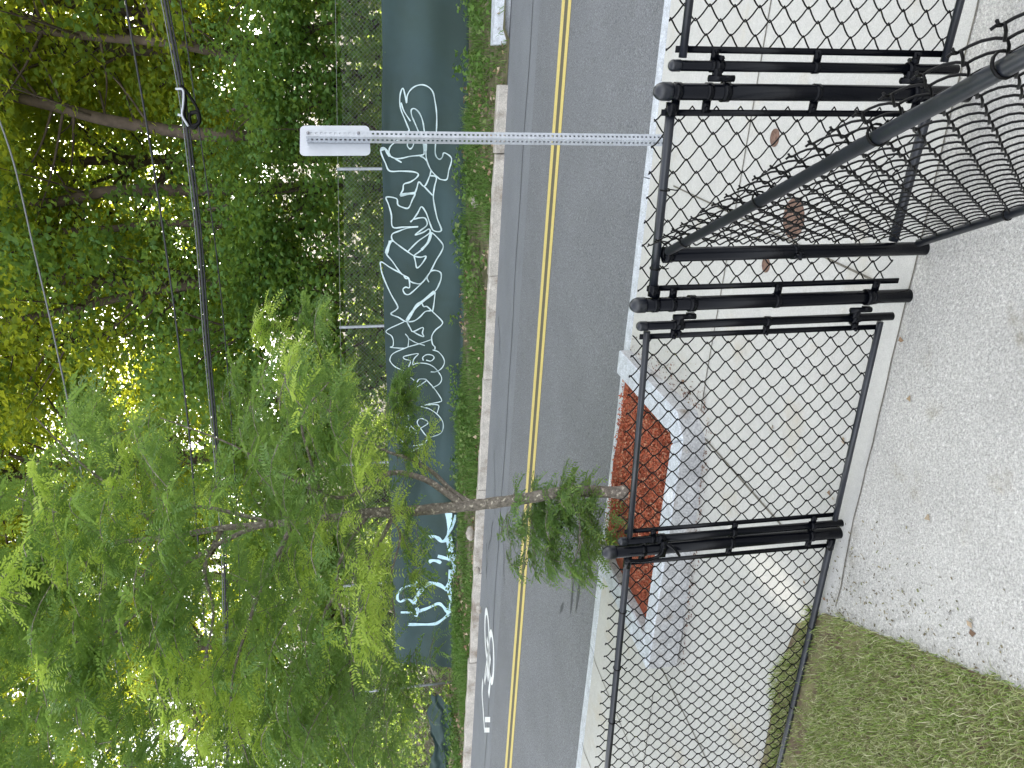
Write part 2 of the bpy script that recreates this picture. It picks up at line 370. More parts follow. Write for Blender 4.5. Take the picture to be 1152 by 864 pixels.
j = lambda a, b, c, d, w_=.009: joint(pg(a, b), pg(c, d), w_)
j(868, 0, 789, 462, .008); j(758, 209, 985, 316); j(787, 486, 893, 606, .014); j(740, 742, 800, 864, .014); j(668, 738, 716, 857); j(655, 835, 668, 880)
j(905, -120, 868, 0, .008); j(735, 780, 718, 900, .007)
sw.build('sidewalk', [M_CONC, M_JOINT], kind='structure', smooth=True)
# the path by the camera, a slab with a raised brushed surface, and the lawn beside it
pa = MB(); px_ = np.linspace(-1.0, 5.0, 40)
A = []; B = []
e0, e1 = pg(930, 690), pg(1152, 776)
dl = nz(e1-e0)
left_far = K(-1.06, 0, -.03)
for u in np.linspace(0, 1, 30):
    far_p = K(-1.37+u*6.4, 0, SO(-1.37+u*6.4)-.001)
    lf = e0+dl*6.0
    near_p = np.array([lf[0]+u*6.5, -4.0, 0]); A.append(far_p); B.append(near_p)
A[0] = e0+np.array([0, .02, 0])
sheet(pa, A, B, 24, .001); jj = MB()
sw2 = MB(); 
pa.build('concrete_path', M_PATH, kind='structure')
# seam between the sidewalk and the path
jm = MB(); A = np.array([K(k, 0, SO(k)+.002*math.sin(k*9)+.0015*math.sin(k*31)) for k in np.linspace(-1.3, 5, 60)]); B = A+FN*.006; sheet(jm, A, B, 2, .0035)
jm.build('path_seam', M_JOINT, kind='structure')
# lawn
lw = MB(); A = []; B = []
for u in np.linspace(0, 1, 30):
    A.append(K(-1.30-u*9, 0, -.14+.02*math.sin(u*60) if u > .02 else -.02)); B.append(e0+dl*6.0+np.array([-u*9, 0, 0]) if True else 0)
A[0] = e0.copy()
sheet(lw, A, B, 24, .004)
lw.build('lawn', M_LAWN, kind='structure')

def blades(P, h, wd, lean, up=(0, 0, 1), seg=1):
    """P (N,3) roots; curved two-piece blades"""
    N = len(P); h = np.broadcast_to(h, (N,))[:, None]; an = rng.uniform(0, 2*math.pi, N); d = np.stack([np.cos(an), np.sin(an), np.zeros(N)], 1)
    ln = (lean*rng.random(N))[:, None]; side = np.stack([-np.sin(an), np.cos(an), np.zeros(N)], 1)
    a2 = rng.uniform(0, 2*math.pi, N); side = np.stack([np.cos(a2), np.sin(a2), np.zeros(N)], 1)*wd/2
    U = np.array(up, float)
    m1 = P+U*h*.55+d*h*ln*.35; tp = P+U*h*(1-.35*ln)+d*h*ln
    V = np.stack([P-side, P+side, m1+side*.8, m1-side*.8, tp], 1).reshape(-1, 3); b = np.arange(N)[:, None]*5
    return V, [b+np.array([[0, 1, 2, 3]]), b+np.array([[3, 2, 4]])]
def g3(x, y, dz=0): return np.stack([x, y, ground(x, y)+dz], -1)
# lawn grass
N = 170000; x = rng.uniform(-3.4, -.8, N); y = rng.uniform(.9, 4.2, N)
k = (x-FB[0])*FE[0]+(y-FB[1])*FE[1]; off = (x-FB[0])*FN[0]+(y-FB[1])*FN[1]
nl = np.array([-dl[1], dl[0]]); side = (x-e0[0])*nl[0]+(y-e0[1])*nl[1]
sgn = np.sign((-3-e0[0])*nl[0]+(2-e0[1])*nl[1]); side = side*sgn
patch = np.sin(x*5.1+1)*np.sin(y*4.3)+.6*np.sin(x*13+y*9)+rng.normal(0, .5, N)
ok = (side > -.012-.03*np.maximum(0, np.sin(y*23)*np.sin(y*9.1+2))*rng.random(N)+.015*rng.random(N)) & (off > -.13+.06*np.sin(k*7)) & ((k < -1.03) | (off > .12)) & ((patch > -1.1) | (off > .3)) & ~((off > -.02) & (off < .12) & (rng.random(N) < .75))
x, y = x[ok], y[ok]
V, Fc = blades(g3(x, y, 0), rng.uniform(.018, .05, len(x)), .0035, 1.3)
tag(MB().add(V, Fc).build('grass', M_GRASS, kind='stuff', smooth=False), 'short patchy green lawn grass beside the concrete path', 'grass')

# ---------------------------------------------------------------- black chain-link fence and gates
PIT = .0715
def chain_link(org, ex, en, width, z0f, z1f, r=.0023, dep=.0062, pit=PIT, sides=5, nper=8, twist=.10):
    """woven wire: flattened spirals hooked into their neighbours. z0f / z1f give bottom and top height along the run"""
    ex = nz(ex); en = nz(en); W = int(width/(pit/2)); step = width/W; zt = z1f(0); zb = z0f(0)
    per = int(round((zt-zb)/pit)); ns = per*nper+1
    ph = np.arange(ns)/nper
    Ps = []
    for i in range(W):
        p = ph+.5*(i % 2)
        tri = 1-np.abs(((p % 1)*2)-1); cosw = .5-.5*np.cos(2*np.pi*p); xx = .62*tri+.38*cosw
        x_ = i*step-r*1.1+xx*(step+2.2*r)
        z = zt-ph/ph[-1]*(zt-zb)
        # rows follow the rails
        u = x_/width
        z = z+(1-u)*0+u*((z1f(1)-zt)*(1-ph/ph[-1])+(z0f(1)-zb)*(ph/ph[-1]))
        yv = dep*np.sin(2*np.pi*p)
        jitter = .0012*math.sin(i*1.7)
        P = org[None]+ex[None]*(x_[:, None]+jitter)+en[None]*yv[:, None]+np.array([0, 0, 1.])[None]*z[:, None]
        Ps.append(P)
    V, F = tubes(np.array(Ps), r, sides, caps=True, ref=en)
    mb = MB().add(V, F)
    # twisted barbs at the top, one per hooked pair
    barb = []
    for i in range(0, W-1):
        p0 = .5*(i % 2)
        if (i % 2) == 1: c = Ps[i][0]
        else: continue
    for i in range(0, W-1, 2):
        c = (Ps[i+1][0]+Ps[i][0])/2 if False else Ps[i][4 if False else 0]
        for sgn in (-1, 1):
            barb.append([c, c+np.array([0, 0, .012*twist])+ex*sgn*.002, c+np.array([0, 0, .02])*twist+ex*sgn*.009*twist+en*sgn*.006*twist])
    V, F = tubes(np.array(barb), r, 5, ref=en); mb.add(V, F)
    return mb
def pipe(a, b, r, sides=20): 
    a, b = np.array(a), np.array(b); V, F = tubes(np.linspace(a, b, 2), r, sides, ref=nz(np.cross(b-a, [.37, .61, .7]))); return MB().add(V, F)
def bolt(mb, c, d, r=.006, l=.012):
    V, F = tubes(np.array([c, np.array(c)+nz(d)*l]), r, 6, ref=nz(np.cross(d, [.3, .5, .8]))); mb.add(V, F)
def fence_post(parent, base, ztop, r=.0235, bands=(), dirs=FE, cap=True):
    o = pipe(base-np.array([0, 0, .12]), base+np.array([0, 0, ztop-base[2]-.028]), r).build('post', M_BLACK, parent)
    o['_o'] = parent['_o']
    if cap: dome(MB(), np.array([base[0], base[1], ztop-.030]), r+.0022, .030).build('post_cap', M_PIPE, o)
    for (z, d) in bands:
        m = MB(); c = np.array([base[0], base[1], z]); ring(m, c, (0, 0, 1), r, .018, .0022)
        dd = nz(d); box(m, c+dd*(r+.016), dd*.016, np.cross(dd, [0, 0, 1])*.004, (0, 0, .011)); bolt(m, c+dd*(r+.02)-np.cross(dd, [0, 0, 1])*.012, np.cross(dd, [0, 0, 1]), .006, .024)
        m.build('tension_band', M_BLACK, o)
    return o
def tie(parent, c, axis, r):
    m = MB(); ring(m, np.array(c), axis, r, .004, .003, 14); a = nz(np.cross(axis, [0, 0, 1]))
    e = np.array(c)+np.array([0, 0, -r-.004]); V, F = tubes(np.array([e, e+a*.010+np.array([0, 0, -.012]), e+a*.004+np.array([0, 0, -.024])]), .002, 5); m.add(V, F)
    m.build('tie_wire', M_WIRE, parent)
def bar(parent, k, z0, z1, off): 
    m = MB(); c = K(k, (z0+z1)/2, off); box(m, c, FE*.0085, FN*.0028, (0, 0, (z1-z0)/2)); m.build('tension_bar', M_BLACK, parent)
UP = np.array([0, 0, 1.])
def stub(parent, p, q, r=.0158):   # rail end cup
    m = pipe(p, q, r, 16); m.build('rail_end', M_BLACK, parent)

# left run of fence, ending at the latch post
fl = thing('chain_link_fence', 'black chain-link fence run along the lawn left of the closed gate, with latch post', 'fence', K(-.994, 0))
zt = lambda k: .853-.028*(-k-1.08); zb = lambda k: .022-.052*(-k-1.06)
fence_post(fl, K(-.994, -.03), .958, .0232, [(.80, -FE), (.45, -FE), (.12, -FE)])
pipe(K(-1.035, zt(-1.035)), K(-3.45, zt(-3.45)), .0135).build('top_rail', M_PIPE, fl)
pipe(K(-1.035, zb(-1.035)), K(-3.45, zb(-3.45)), .0135).build('bottom_rail', M_PIPE, fl)
stub(fl, K(-1.02, zt(-1.02)), K(-1.07, zt(-1.07))); stub(fl, K(-1.02, zb(-1.02)), K(-1.07, zb(-1.07)))
fence_post(fl, K(-3.48, -.15), .89, .0235)
bar(fl, -1.065, .03, .86, -.012)
L = 2.36; chain_link(K(-3.43, 0, -.024), FE, FN, L, lambda u: zb(-3.43+L*u)-.0, lambda u: zt(-3.43+L*u)+.05).build('chain_link_mesh', M_WIRE, fl)
for k in (-1.3, -1.62, -1.95, -2.3): tie(fl, K(k, zt(k)), FE, .0138)
for k in (-1.5, -2.0): tie(fl, K(k, zb(k)), FE, .0138)

def gate_leaf(k0, k1, z_h, z_l, label, hinge_post_k, name='gate'):
    """k0 hinge side, k1 latch side; z_h=(stile bottom, stile top, bottom rail, top rail) at the hinge, z_l the same at the latch"""
    g = thing(name, label, 'gate', K(k0, 0), 'gate leaves of the black fence')
    sg = 1 if k1 > k0 else -1
    for (k, z) in ((k0, z_h), (k1, z_l)):
        st = pipe(K(k, z[0]), K(k, z[1]-.015), .0140).build('stile', M_BLACK, g); st['_o'] = g['_o']
        dome(MB(), K(k, z[1]-.018), .0155, .014).build('stile_cap', M_PIPE, st)
    pipe(K(k0+sg*.02, z_h[3]), K(k1-sg*.02, z_l[3]), .0110).build('top_rail', M_PIPE, g)
    pipe(K(k0+sg*.02, z_h[2]), K(k1-sg*.02, z_l[2]), .0110).build('bottom_rail', M_PIPE, g)
    a0, a1 = k0+sg*.040, k1-sg*.040; lo, hi = min(a0, a1), max(a0, a1)
    zf = lambda i: (lambda u: z_h[i]+(z_l[i]-z_h[i])*((lo+u*(hi-lo))-k0)/(k1-k0)+(.042 if i == 3 else -.02))
    chain_link(K(lo, 0, -.014), FE, FN, hi-lo, zf(2), zf(3)).build('chain_link_mesh', M_WIRE, g)
    for (k, z) in ((a0, z_h), (a1, z_l)):
        bar(g, k, z[2]-.01, z[3]+.02, -.006)
        for zz in (z[3]-.09, (z[2]+z[3])/2, z[2]+.09):
            m = MB(); kc = k0 if k == a0 else k1; c = K(kc, zz); dd = FE*(sg if kc == k0 else -sg)
            ring(m, c, UP, .0140, .018, .0025); box(m, c+dd*.030, dd*.014, FN*.004, UP*.010); bolt(m, c+dd*.04+FN*-.012, FN, .0055, .026)
            m.build('tension_band', M_BLACK, g)
    # hinges: a band round the post with a pin and a band round the stile
    for zz in (z_h[3]-.105, z_h[2]+.10):
        m = MB(); c = K(k0, zz); ring(m, c, UP, .0140, .024, .004)
        pk = hinge_post_k; dk = (k0-pk); mid = K(pk+dk*.55, zz, .0)
        ring(m, K(pk, zz-.03), UP, .0226, .022, .004)
        box(m, K(pk, zz-.03)+FE*np.sign(dk)*.037+FN*.010, FE*.007, FN*.010, UP*.013)
        V, F = tubes(np.array([mid+UP*-.045+FN*.012, mid+UP*.028+FN*.012]), .009, 12, ref=FE); m.add(V, F)
        box(m, K(pk+dk*.72, zz+.005, .010), FE*.014, FN*.008, UP*.011)
        bolt(m, c-FN*.0+FE*sg*.022-FN*.014, FN, .007, .034)
        m.build('hinge', M_BLACK, g)
    return g
gl = gate_leaf(-.072, -.946, (.04, .932, .078, .890), (-.018, .906, .034, .858), 'closed black chain-link gate leaf in front of the red mulch planter', 0.0)
# fork latch on the closed leaf
m = MB(); c = K(-.946, .735); ring(m, c, UP, .0140, .030, .004); box(m, K(-.970, .735, .035), FE*.035, FN*.005, UP*.012)
V, F = tubes(smooth_path([K(-.940, .735, .035), K(-.985, .745, .045), K(-1.005, .80, .047), K(-1.0, .90-.02, .045)], 4), .007, 8); m.add(V, F)
V, F = tubes(smooth_path([K(-.940, .735, .03), K(-.96, .70, .043), K(-1.00, .67, .042)], 4), .006, 8); m.add(V, F); bolt(m, K(-.955, .735, .035), FN, .009, .012)
m.build('fork_latch', M_BLACK, gl)
gate_leaf(.694, 1.60, (.06, .928, .107, .886), (.06, .93, .115, .89), 'black chain-link gate leaf right of the tallest thick post, by the sidewalk gap', .628)

# middle section between the two hinge posts
fm = thing('chain_link_fence', 'short black chain-link section between the two gates with three posts', 'fence', K(0, 0))
fence_post(fm, K(0, -.02), .958, .0225, [(.875, FE), (.82, FE), (.47, FE), (.13, FE)])
fence_post(fm, K(.628, -.02), .958, .0225, [(.89, -FE), (.80, -FE), (.48, -FE), (.16, -FE)])
fence_post(fm, K(.166, -.02, .012), .885, .0215, [(.45, FN)], cap=False)
pipe(K(.04, .886, -.004), K(.585, .900, -.004), .0135).build('top_rail', M_PIPE, fm)
pipe(K(.19, .112), K(.60, .118), .0150).build('bottom_rail', M_PIPE, fm)
stub(fm, K(.03, .886), K(.065, .887)); stub(fm, K(.60, .90), K(.565, .899))
bar(fm, .052, .05, .905, -.006); bar(fm, .572, .10, .925, -.006)
L = .545; chain_link(K(.04, 0, -.026), FE, FN, L, lambda u: .075, lambda u: .925+.012*u).build('chain_link_mesh', M_WIRE, fm)
for k in (.12, .36): tie(fm, K(k, .89), FE, .0138)
# the panel that runs back towards the viewer
pb = K(.166, 0, .012)
fd = thing('chain_link_fence', 'black chain-link panel running towards the viewer from the middle fence section', 'fence', pb)
tR = lambda y: np.array([.368-.004*(2.2-y), y, .872+.040*(2.2-y)]); bR = lambda y: np.array([pb[0]+.010+.012*(2.2-y), y, .055+.05*(2.2-y)])
pipe(tR(2.17), tR(-.6), .0125, 24).build('top_rail', M_PIPE, fd); pipe(bR(2.17), bR(-.6), .0125, 24).build('bottom_rail', M_PIPE, fd)
y0, y1 = 2.16, -.55; ex = nz(tR(y1)-tR(y0)); enn = nz(np.cross(ex, UP))
org = np.array([pb[0]+.021, y0, 0])
mb = chain_link(org, nz([0, -1, 0]), np.array([1., 0, 0]), y0-y1, lambda u: .055+.05*(y0-y1)*u-.005, lambda u: .872+.04*(y0-y1)*u+.056, twist=.55)
mb.build('chain_link_mesh', M_WIRE, fd)
for y in (2.02, 1.55, 1.12, .85, .5): tie(fd, tR(y)+np.array([.004, 0, 0]), (0, 1, 0), .0160)
for y in (1.8, 1.3): tie(fd, bR(y), (0, 1, 0), .0132)
m = MB(); c = pb+UP*.86; ring(m, c, UP, .0215, .026, .003); box(m, c+np.array([0, -.035, .0]), (.006, 0, 0), (0, .014, 0), (0, 0, .013)); m.build('rail_end', M_BLACK, fd)

# ---------------------------------------------------------------- rusty valve covers in the sidewalk
for (px, py, r, lab) in [(893, 246, .083, 'large round rust-brown iron cover set in the sidewalk behind the slanting fence panel'),
                         (872, 155, .038, 'small rust-brown round cover in the sidewalk near the right gate post'),
                         (862, 298, .034, 'smallest rust-brown round cover in the sidewalk beside the middle hinge post')]:
    c = pg(px, py); m = MB()
    an = np.linspace(0, 2*math.pi, 36, endpoint=False)
    ringv = lambda rr, z: [c+np.array([rr*math.cos(t), rr*math.sin(t), z]) for t in an]
    prof = [(r, -.01), (r, .004), (r*.9, .006), (r*.86, .003), (r*.55, .003), (r*.5, .006), (r*.2, .006)]
    V = sum([ringv(a_, b_) for a_, b_ in prof], []); n_ = 36
    i = np.arange(len(prof)-1)[:, None]*n_; jx = np.arange(n_)[None]; j2 = (jx+1) % n_
    m.add(V, [np.stack([i+jx, i+j2, i+n_+j2, i+n_+jx], -1).reshape(-1, 4), [list(range((len(prof)-1)*n_, len(prof)*n_))]])
    tag(m.build('valve_cover', M_RUST, smooth=False), lab, 'iron cover', 'rusty covers in the sidewalk')

# ---------------------------------------------------------------- planter with granite edging and mulch
pl = thing('planter_bed', 'raised granite kerb planter of red mulch at the sidewalk edge behind the closed gate', 'planter', ST(2.3, 4.0, .13))
outer = [(1.60, 4.795), (1.61, 3.72), (1.72, 3.585), (3.25, 3.60), (3.24, 4.795)]
inner = [(1.755, 4.795), (1.755, 3.76), (1.80, 3.715), (3.09, 3.72), (3.09, 4.795)]
for q in range(4):
    m = MB(); a0, a1, b0, b1 = outer[q], outer[q+1], inner[q], inner[q+1]; c = ((a0[0]+b1[0])/2, (a0[1]+b1[1])/2)
    top = .210
    def sh(p, cc, e=.004):
        return p
    V = []
    for (p, z) in [(a0, .02), (a1, .02), (b1, .02), (b0, .02)]: V.append(ST(*p, z))
    for p in (a0, a1, b1, b0): V.append(ST(*p, top-.012))
    cx = np.mean([a0, a1, b1, b0], axis=0)
    for p in (a0, a1, b1, b0):
        pp = np.array(p)+(cx-np.array(p))/np.linalg.norm(cx-np.array(p))*.012; V.append(ST(pp[0], pp[1], top))
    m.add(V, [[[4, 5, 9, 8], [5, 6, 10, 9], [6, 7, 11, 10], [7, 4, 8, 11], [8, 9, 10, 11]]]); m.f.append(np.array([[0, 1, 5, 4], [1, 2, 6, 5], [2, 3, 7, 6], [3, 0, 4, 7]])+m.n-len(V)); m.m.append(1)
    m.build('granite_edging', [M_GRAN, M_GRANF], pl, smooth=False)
m = MB(); n_ = 26
sv = np.linspace(1.74, 3.10, n_); tv = np.linspace(3.70, 4.80, n_); V = [ST(a_, b_, .142+.012*math.sin(a_*7)*math.cos(b_*6)+.006*rng.random()) for a_ in sv for b_ in tv]
i = np.arange(n_-1)[:, None]*n_; jx = np.arange(n_-1)[None]
m.add(V, [np.stack([i+jx, i+jx+1, i+n_+jx+1, i+n_+jx], -1).reshape(-1, 4)]); m.build('mulch_bed', M_MULCH, pl)
N = 17000; a_ = rng.uniform(1.77, 3.07-.0, N); b_ = rng.uniform(3.73, 4.80, N); P = RH*a_[:, None]+HP*b_[:, None]; P[:, 2] = plane_z(P[:, 0], P[:, 1])+.156-.03*(a_ > 3.0)+rng.uniform(-.006, .010, N)
P = P[~((b_ > 4.72) & (rng.random(N) < .7)) & ~((a_ > 2.95) & (rng.random(N) < .6))]
def chips(P, ln, wd, tilt=.5):
    N = len(P); an = rng.uniform(0, 2*math.pi, N); el = rng.normal(0, tilt, N)
    d = np.stack([np.cos(an)*np.cos(el), np.sin(an)*np.cos(el), np.sin(el)], 1); n2 = rng.normal(0, 1, (N, 3)); n2[:, 2] *= .4; sd_ = np.cross(d, n2+[0, 0, 1.5]); sd_ /= np.linalg.norm(sd_, axis=1, keepdims=True)
    L_ = (ln*rng.uniform(.5, 1.3, N))[:, None]/2; W_ = (wd*rng.uniform(.5, 1.3, N))[:, None]/2
    V = np.stack([P-d*L_-sd_*W_*.6, P+d*L_*.9-sd_*W_, P+d*L_+sd_*W_*.5, P-d*L_*.8+sd_*W_], 1).reshape(-1, 3)
    return V, [np.arange(N)[:, None]*4+np.array([[0, 1, 2, 3]])]
tag(MB().add(*chips(P, .024, .009)).build('mulch', M_CHIP, kind='stuff', smooth=False), 'shredded red-brown bark mulch filling the planter', 'mulch')

N = 520; u_ = rng.random(N); q_ = rng.random(N) < .5
a_ = np.where(q_, 1.60-np.abs(rng.normal(0, .07, N))-.005, 1.60+1.65*u_); b_ = np.where(q_, 3.62+1.15*rng.random(N)**1.6, 3.58-np.abs(rng.normal(0, .03, N)))
P = RH*a_[:, None]+HP*b_[:, None]; P[:, 2] = ground(P[:, 0], P[:, 1])+.006
tag(MB().add(*chips(P, .016, .007, .2)).build('spilled_mulch', M_SPILL, kind='stuff', smooth=False), 'crumbs of red-brown mulch spilled on the sidewalk beside the planter edging', 'mulch')
# ---------------------------------------------------------------- leafless details: sign on its perforated post
sp = ST(.226, 4.55, .125); gz = float(ground(sp[0], sp[1])); sp[2] = gz
def zat(px, py, base):
    best = None
    for z in np.arange(.5, 4, .005):
        d = np.array([base[0], base[1], z])-CAM; wv = d@fwd; v = 576+F_PX*(d@DN)/wv
        if best is None or abs(v-px) < best[0]: best = (abs(v-px), z)
    return best[1]
ztop = zat(344, 150, sp)
sn = thing('street_sign', 'back of a bare metal sign on a tall perforated square post by the kerb', 'street sign', sp)
th0 = math.atan2(sp[1], sp[0])+math.radians(45)
def tube_post(mb, base, z0, z1, a=.0235, yaw=0, tiltv=np.zeros(3)):
    """square tube with rows of round-ish holes on each face"""
    p = .0254*1.0; n = int((z1-z0)/p); c_, s__ = math.cos(yaw), math.sin(yaw)
    for f in range(4):
        an = yaw+f*math.pi/2; nrm = np.array([math.cos(an), math.sin(an), 0]); tan = np.array([-math.sin(an), math.cos(an), 0])
        us = [-a, -.0065, .0065, a]; zs = np.concatenate([[z0+p*q, z0+p*q+.0125] for q in range(n)]+[[z0+p*n]])
        V = []
        for z in zs:
            lean = tiltv*(z-z0)
            for u in us: V.append(base*[1, 1, 0]+nrm*a+tan*u+UP*z+lean)
        Q = []
        for r in range(len(zs)-1):
            for cidx in range(3):
                if cidx == 1 and r % 2 == 1 and True: continue
                b_ = r*4+cidx; Q.append([b_, b_+1, b_+5, b_+4])
        mb.add(V, [Q])
        # inner wall so that the tube has thickness
        V2 = [v-nrm*.0025 for v in V]; mb.add(V2, [[q[::-1] for q in Q]])
m = MB(); lean = np.array([.012, 0, 0]); tube_post(m, sp, sp[2]-.05, ztop, yaw=th0, tiltv=lean)
m.build('perforated_post', M_GALV, sn, smooth=False)
# plate on the right-hand far face
fn_ = np.array([math.cos(th0), math.sin(th0), 0])       # face pointing away and to one side
cands = [np.array([math.cos(th0+q*math.pi/2), math.sin(th0+q*math.pi/2), 0]) for q in range(4)]
fn_ = max(cands, key=lambda v: v@np.array([-.5, 1, 0])); tn = np.cross(UP, fn_)
zc = ztop-.155; pc = sp*[1, 1, 0]+UP*zc+lean*(zc-sp[2])+fn_*.028
hw, hh, rc = .112, .190, .030; pts = []
for (cx_, cz_, a0) in [(hw-rc, hh-rc, 0), (-hw+rc, hh-rc, 90), (-hw+rc, -hh+rc, 180), (hw-rc, -hh+rc, 270)]:
    for q in np.linspace(0, 90, 6): pts.append((cx_+rc*math.cos(R_(a0+q)), cz_+rc*math.sin(R_(a0+q))))
V = [pc+tn*x_+UP*z_ for x_, z_ in pts]+[pc+fn_*.003+tn*x_+UP*z_ for x_, z_ in pts]; n_ = len(pts)
m = MB(); m.add(V, [[list(range(n_))[::-1]], [list(range(n_, 2*n_))], [[q, (q+1) % n_, n_+(q+1) % n_, n_+q] for q in range(n_)]]); m.build('sign_plate', M_SIGN, sn, smooth=False)
for dz in (.14, -.13):
    m = MB(); c = pc+UP*dz-fn_*.055; V, F = tubes(np.array([c-fn_*.004, c+fn_*.004]), .009, 6, ref=UP); m.add(V, F); m.build('bolt', M_BOLT, sn)

# ---------------------------------------------------------------- far fence: galvanised chain link with a green screen and graffiti
TF = 14.2
base_s = [-16, -1.5, .58, 2.6, 4.7, 8.2, 11.9, 30]; base_r = [.40, .33, .285, .25, .205, .18, .15, .10]; top_r = [1.76, 1.76, 1.74, 1.715, 1.67, 1.53, 1.42, 1.4]
def fab_d(s, h):   # billow of the cloth towards the road, metres
    return .035*np.sin(h*3.1+s*.35)+.028*np.sin(h*6.5-s*.22+1)+.02*np.sin(s*1.7+h*2)+.10*np.exp(-((s-8.0)/.7)**2-((h-.45)/.35)**2)*np.sin((s-8)*5+h*6)+.05*np.exp(-((h-.2)/.2)**2)*np.sin(s*.9)
def FP(s, rel, out=0):   # point of the far fence plane; rel above the road plane, out towards the road
    p = RH*s+HP*(TF-out); return np.stack([p[0]+0*s, p[1]+0*s, plane_z(p[0], p[1])+rel]) if np.ndim(s) == 0 else None
ff = thing('screened_fence', 'long galvanised chain-link fence with dark green graffitied screen across the road', 'fence', FP(4., .2))
for q, s_p in enumerate([-7.1, -4.25, -1.55, 1.18, 4.05, 6.9, 9.75, 12.6, 15.5, 18.4, 21.3]):
    pipe(FP(s_p, -.1, -.04), FP(s_p, 2.52, -.04), .027, 10).build('post', M_GALV, ff)
pipe(FP(-9., 2.50, -.01), FP(24., 2.50, -.01), .0035, 5).build('tension_wire', M_GWIRE, ff)
# wire netting
step = .0715/2; W = int(31/step); per = int(2.28/.0715); ph = np.arange(per*2+1)*.5; Ps = []
s_arr = -8+np.arange(W)*step
for i in range(W):
    p = ph+.5*(i % 2); tri = 1-np.abs(((p % 1)*2)-1); sv = s_arr[i]+tri*step; x_ = RH[0]*sv+HP[0]*TF; y_ = RH[1]*sv+HP[1]*TF
    Ps.append(np.stack([x_, y_, plane_z(x_, y_)+.2+ph*.0715], -1))
V, F = tubes(np.array(Ps), .0024, 3, caps=False, ref=HP); MB().add(V, F).build('chain_link_mesh', M_GWIRE, ff)
# screen
def screen_end(h): return 12.15-.30*h
ns_, nh = 420, 44; V = []
for a_ in range(ns_):
    for b_ in range(nh):
        v = b_/(nh-1); s = -8.5+(12.15+8.5)*a_/(ns_-1)
        rb, rt = np.interp(s, base_s, base_r)-.03, np.interp(s, base_s, top_r); h = rb+(rt-rb)*v
        s2 = s-.35*v*ss((s-11)/1.2) 
        p = RH*s2+HP*(TF-.045-max(-.03, fab_d(s, h)*math.sin(math.pi*min(1, v*1.02))**.6 if v > 0 else fab_d(s, h))); p[2] = plane_z(p[0], p[1])+h+.012*math.sin(s*2.2)*(v > .98)
        V.append(p)
i = np.arange(ns_-1)[:, None]*nh; jx = np.arange(nh-1)[None]
scr = MB().add(V, [np.stack([i+jx, i+nh+jx, i+nh+jx+1, i+jx+1], -1).reshape(-1, 4)])
VS = np.array(V).reshape(ns_, nh, 3)
sc_o = scr.build('fabric_screen', M_FAB, ff); sc_o['_o'] = ff['_o']
def on_screen(px, py):
    """where a traced mark sits on the cloth"""
    d = ray(px, py); T = TF-.05
    for _ in range(5):
        p = CAM+d*((T-CAM@HP)/(d@HP)); s = p@RH; rel = p[2]-plane_z(p[0], p[1])
        rb, rt = np.interp(s, base_s, base_r)-.03, np.interp(s, base_s, top_r); v = np.clip((rel-rb)/(rt-rb), 0, 1)
        dd = max(-.03, fab_d(s, rel)*math.sin(math.pi*min(1, v*1.02))**.6); T = TF-.045-dd-.018
    return p
def mark(mb, pts, wd, x0, y0, n=5):
    P2 = smooth_path([[x0+a_/9.6, y0+b_/9.6, 0] for a_, b_ in pts], n); P = np.array([on_screen(q[0], q[1]) for q in P2])
    T = np.gradient(P, axis=0); T /= np.linalg.norm(T, axis=1, keepdims=True)+1e-9; Nn = np.cross(T, HP)*wd/2
    Nn = Nn*(1+.18*np.sin(np.arange(len(P))*.7))[:, None]
    V = np.concatenate([P-Nn, P+Nn]); m_ = len(P); i = np.arange(m_-1); mb.add(V, [np.stack([i, i+1, m_+i+1, m_+i], -1)])
def blob(mb, pts, x0, y0):
    P = [on_screen(x0+a_/9.6, y0+b_/9.6)-HP*.025 for a_, b_ in pts]; mb.add(P, [[list(range(len(P)))]])
G1 = MB()
W1 = .030; X0 = 420
S80 = [[(390, 640), (340, 520), (300, 420), (285, 320), (295, 230), (320, 185), (340, 250), (358, 345), (365, 270), (400, 205), (460, 160), (535, 148), (600, 175), (645, 230), (665, 320), (680, 420), (685, 520), (682, 630), (676, 730), (668, 850), (672, 900), (690, 937), (720, 952), (745, 927), (760, 884), (800, 897), (842, 937), (840, 992), (815, 1072), (795, 1167), (740, 1172), (700, 1152), (625, 1072), (580, 972), (568, 892), (565, 760), (548, 630), (530, 530), (495, 450), (445, 405), (410, 420), (415, 480), (440, 540), (480, 635)],
       [(300, 340), (330, 430), (400, 540)],
       [(480, 635), (505, 690), (535, 760), (548, 872), (530, 905), (400, 920), (300, 942), (230, 940), (180, 912), (170, 857), (190, 807), (250, 757), (330, 690), (390, 640)],
       [(385, 735), (367, 800), (395, 840), (425, 815), (437, 760), (415, 720), (385, 735)]]
S150 = [[(180, 250), (150, 200), (120, 165), (80, 175), (90, 230), (130, 320), (175, 405), (300, 408), (430, 415), (485, 440), (465, 480), (400, 525), (330, 550), (320, 610), (290, 670), (360, 655), (450, 645), (420, 720), (380, 805), (320, 800), (265, 770), (250, 705), (140, 690), (165, 770), (195, 880), (210, 1012), (330, 1012), (485, 1007), (380, 1020), (270, 1058), (205, 1088), (200, 1138), (240, 1183), (370, 1278), (440, 1323), (510, 1338), (570, 1328), (525, 1408), (472, 1453), (455, 1388), (440, 1323)],
        [(230, 270), (305, 315)], [(450, 645), (470, 590), (492, 525), (540, 570), (570, 550), (610, 455), (625, 400)],
        [(610, 455), (680, 475), (660, 580), (648, 680), (660, 780), (690, 918), (735, 1048), (650, 1050), (610, 968), (570, 858), (520, 793), (480, 858), (435, 923), (400, 958)],
        [(545, 570), (640, 670)], [(500, 240), (545, 265), (580, 300)]]
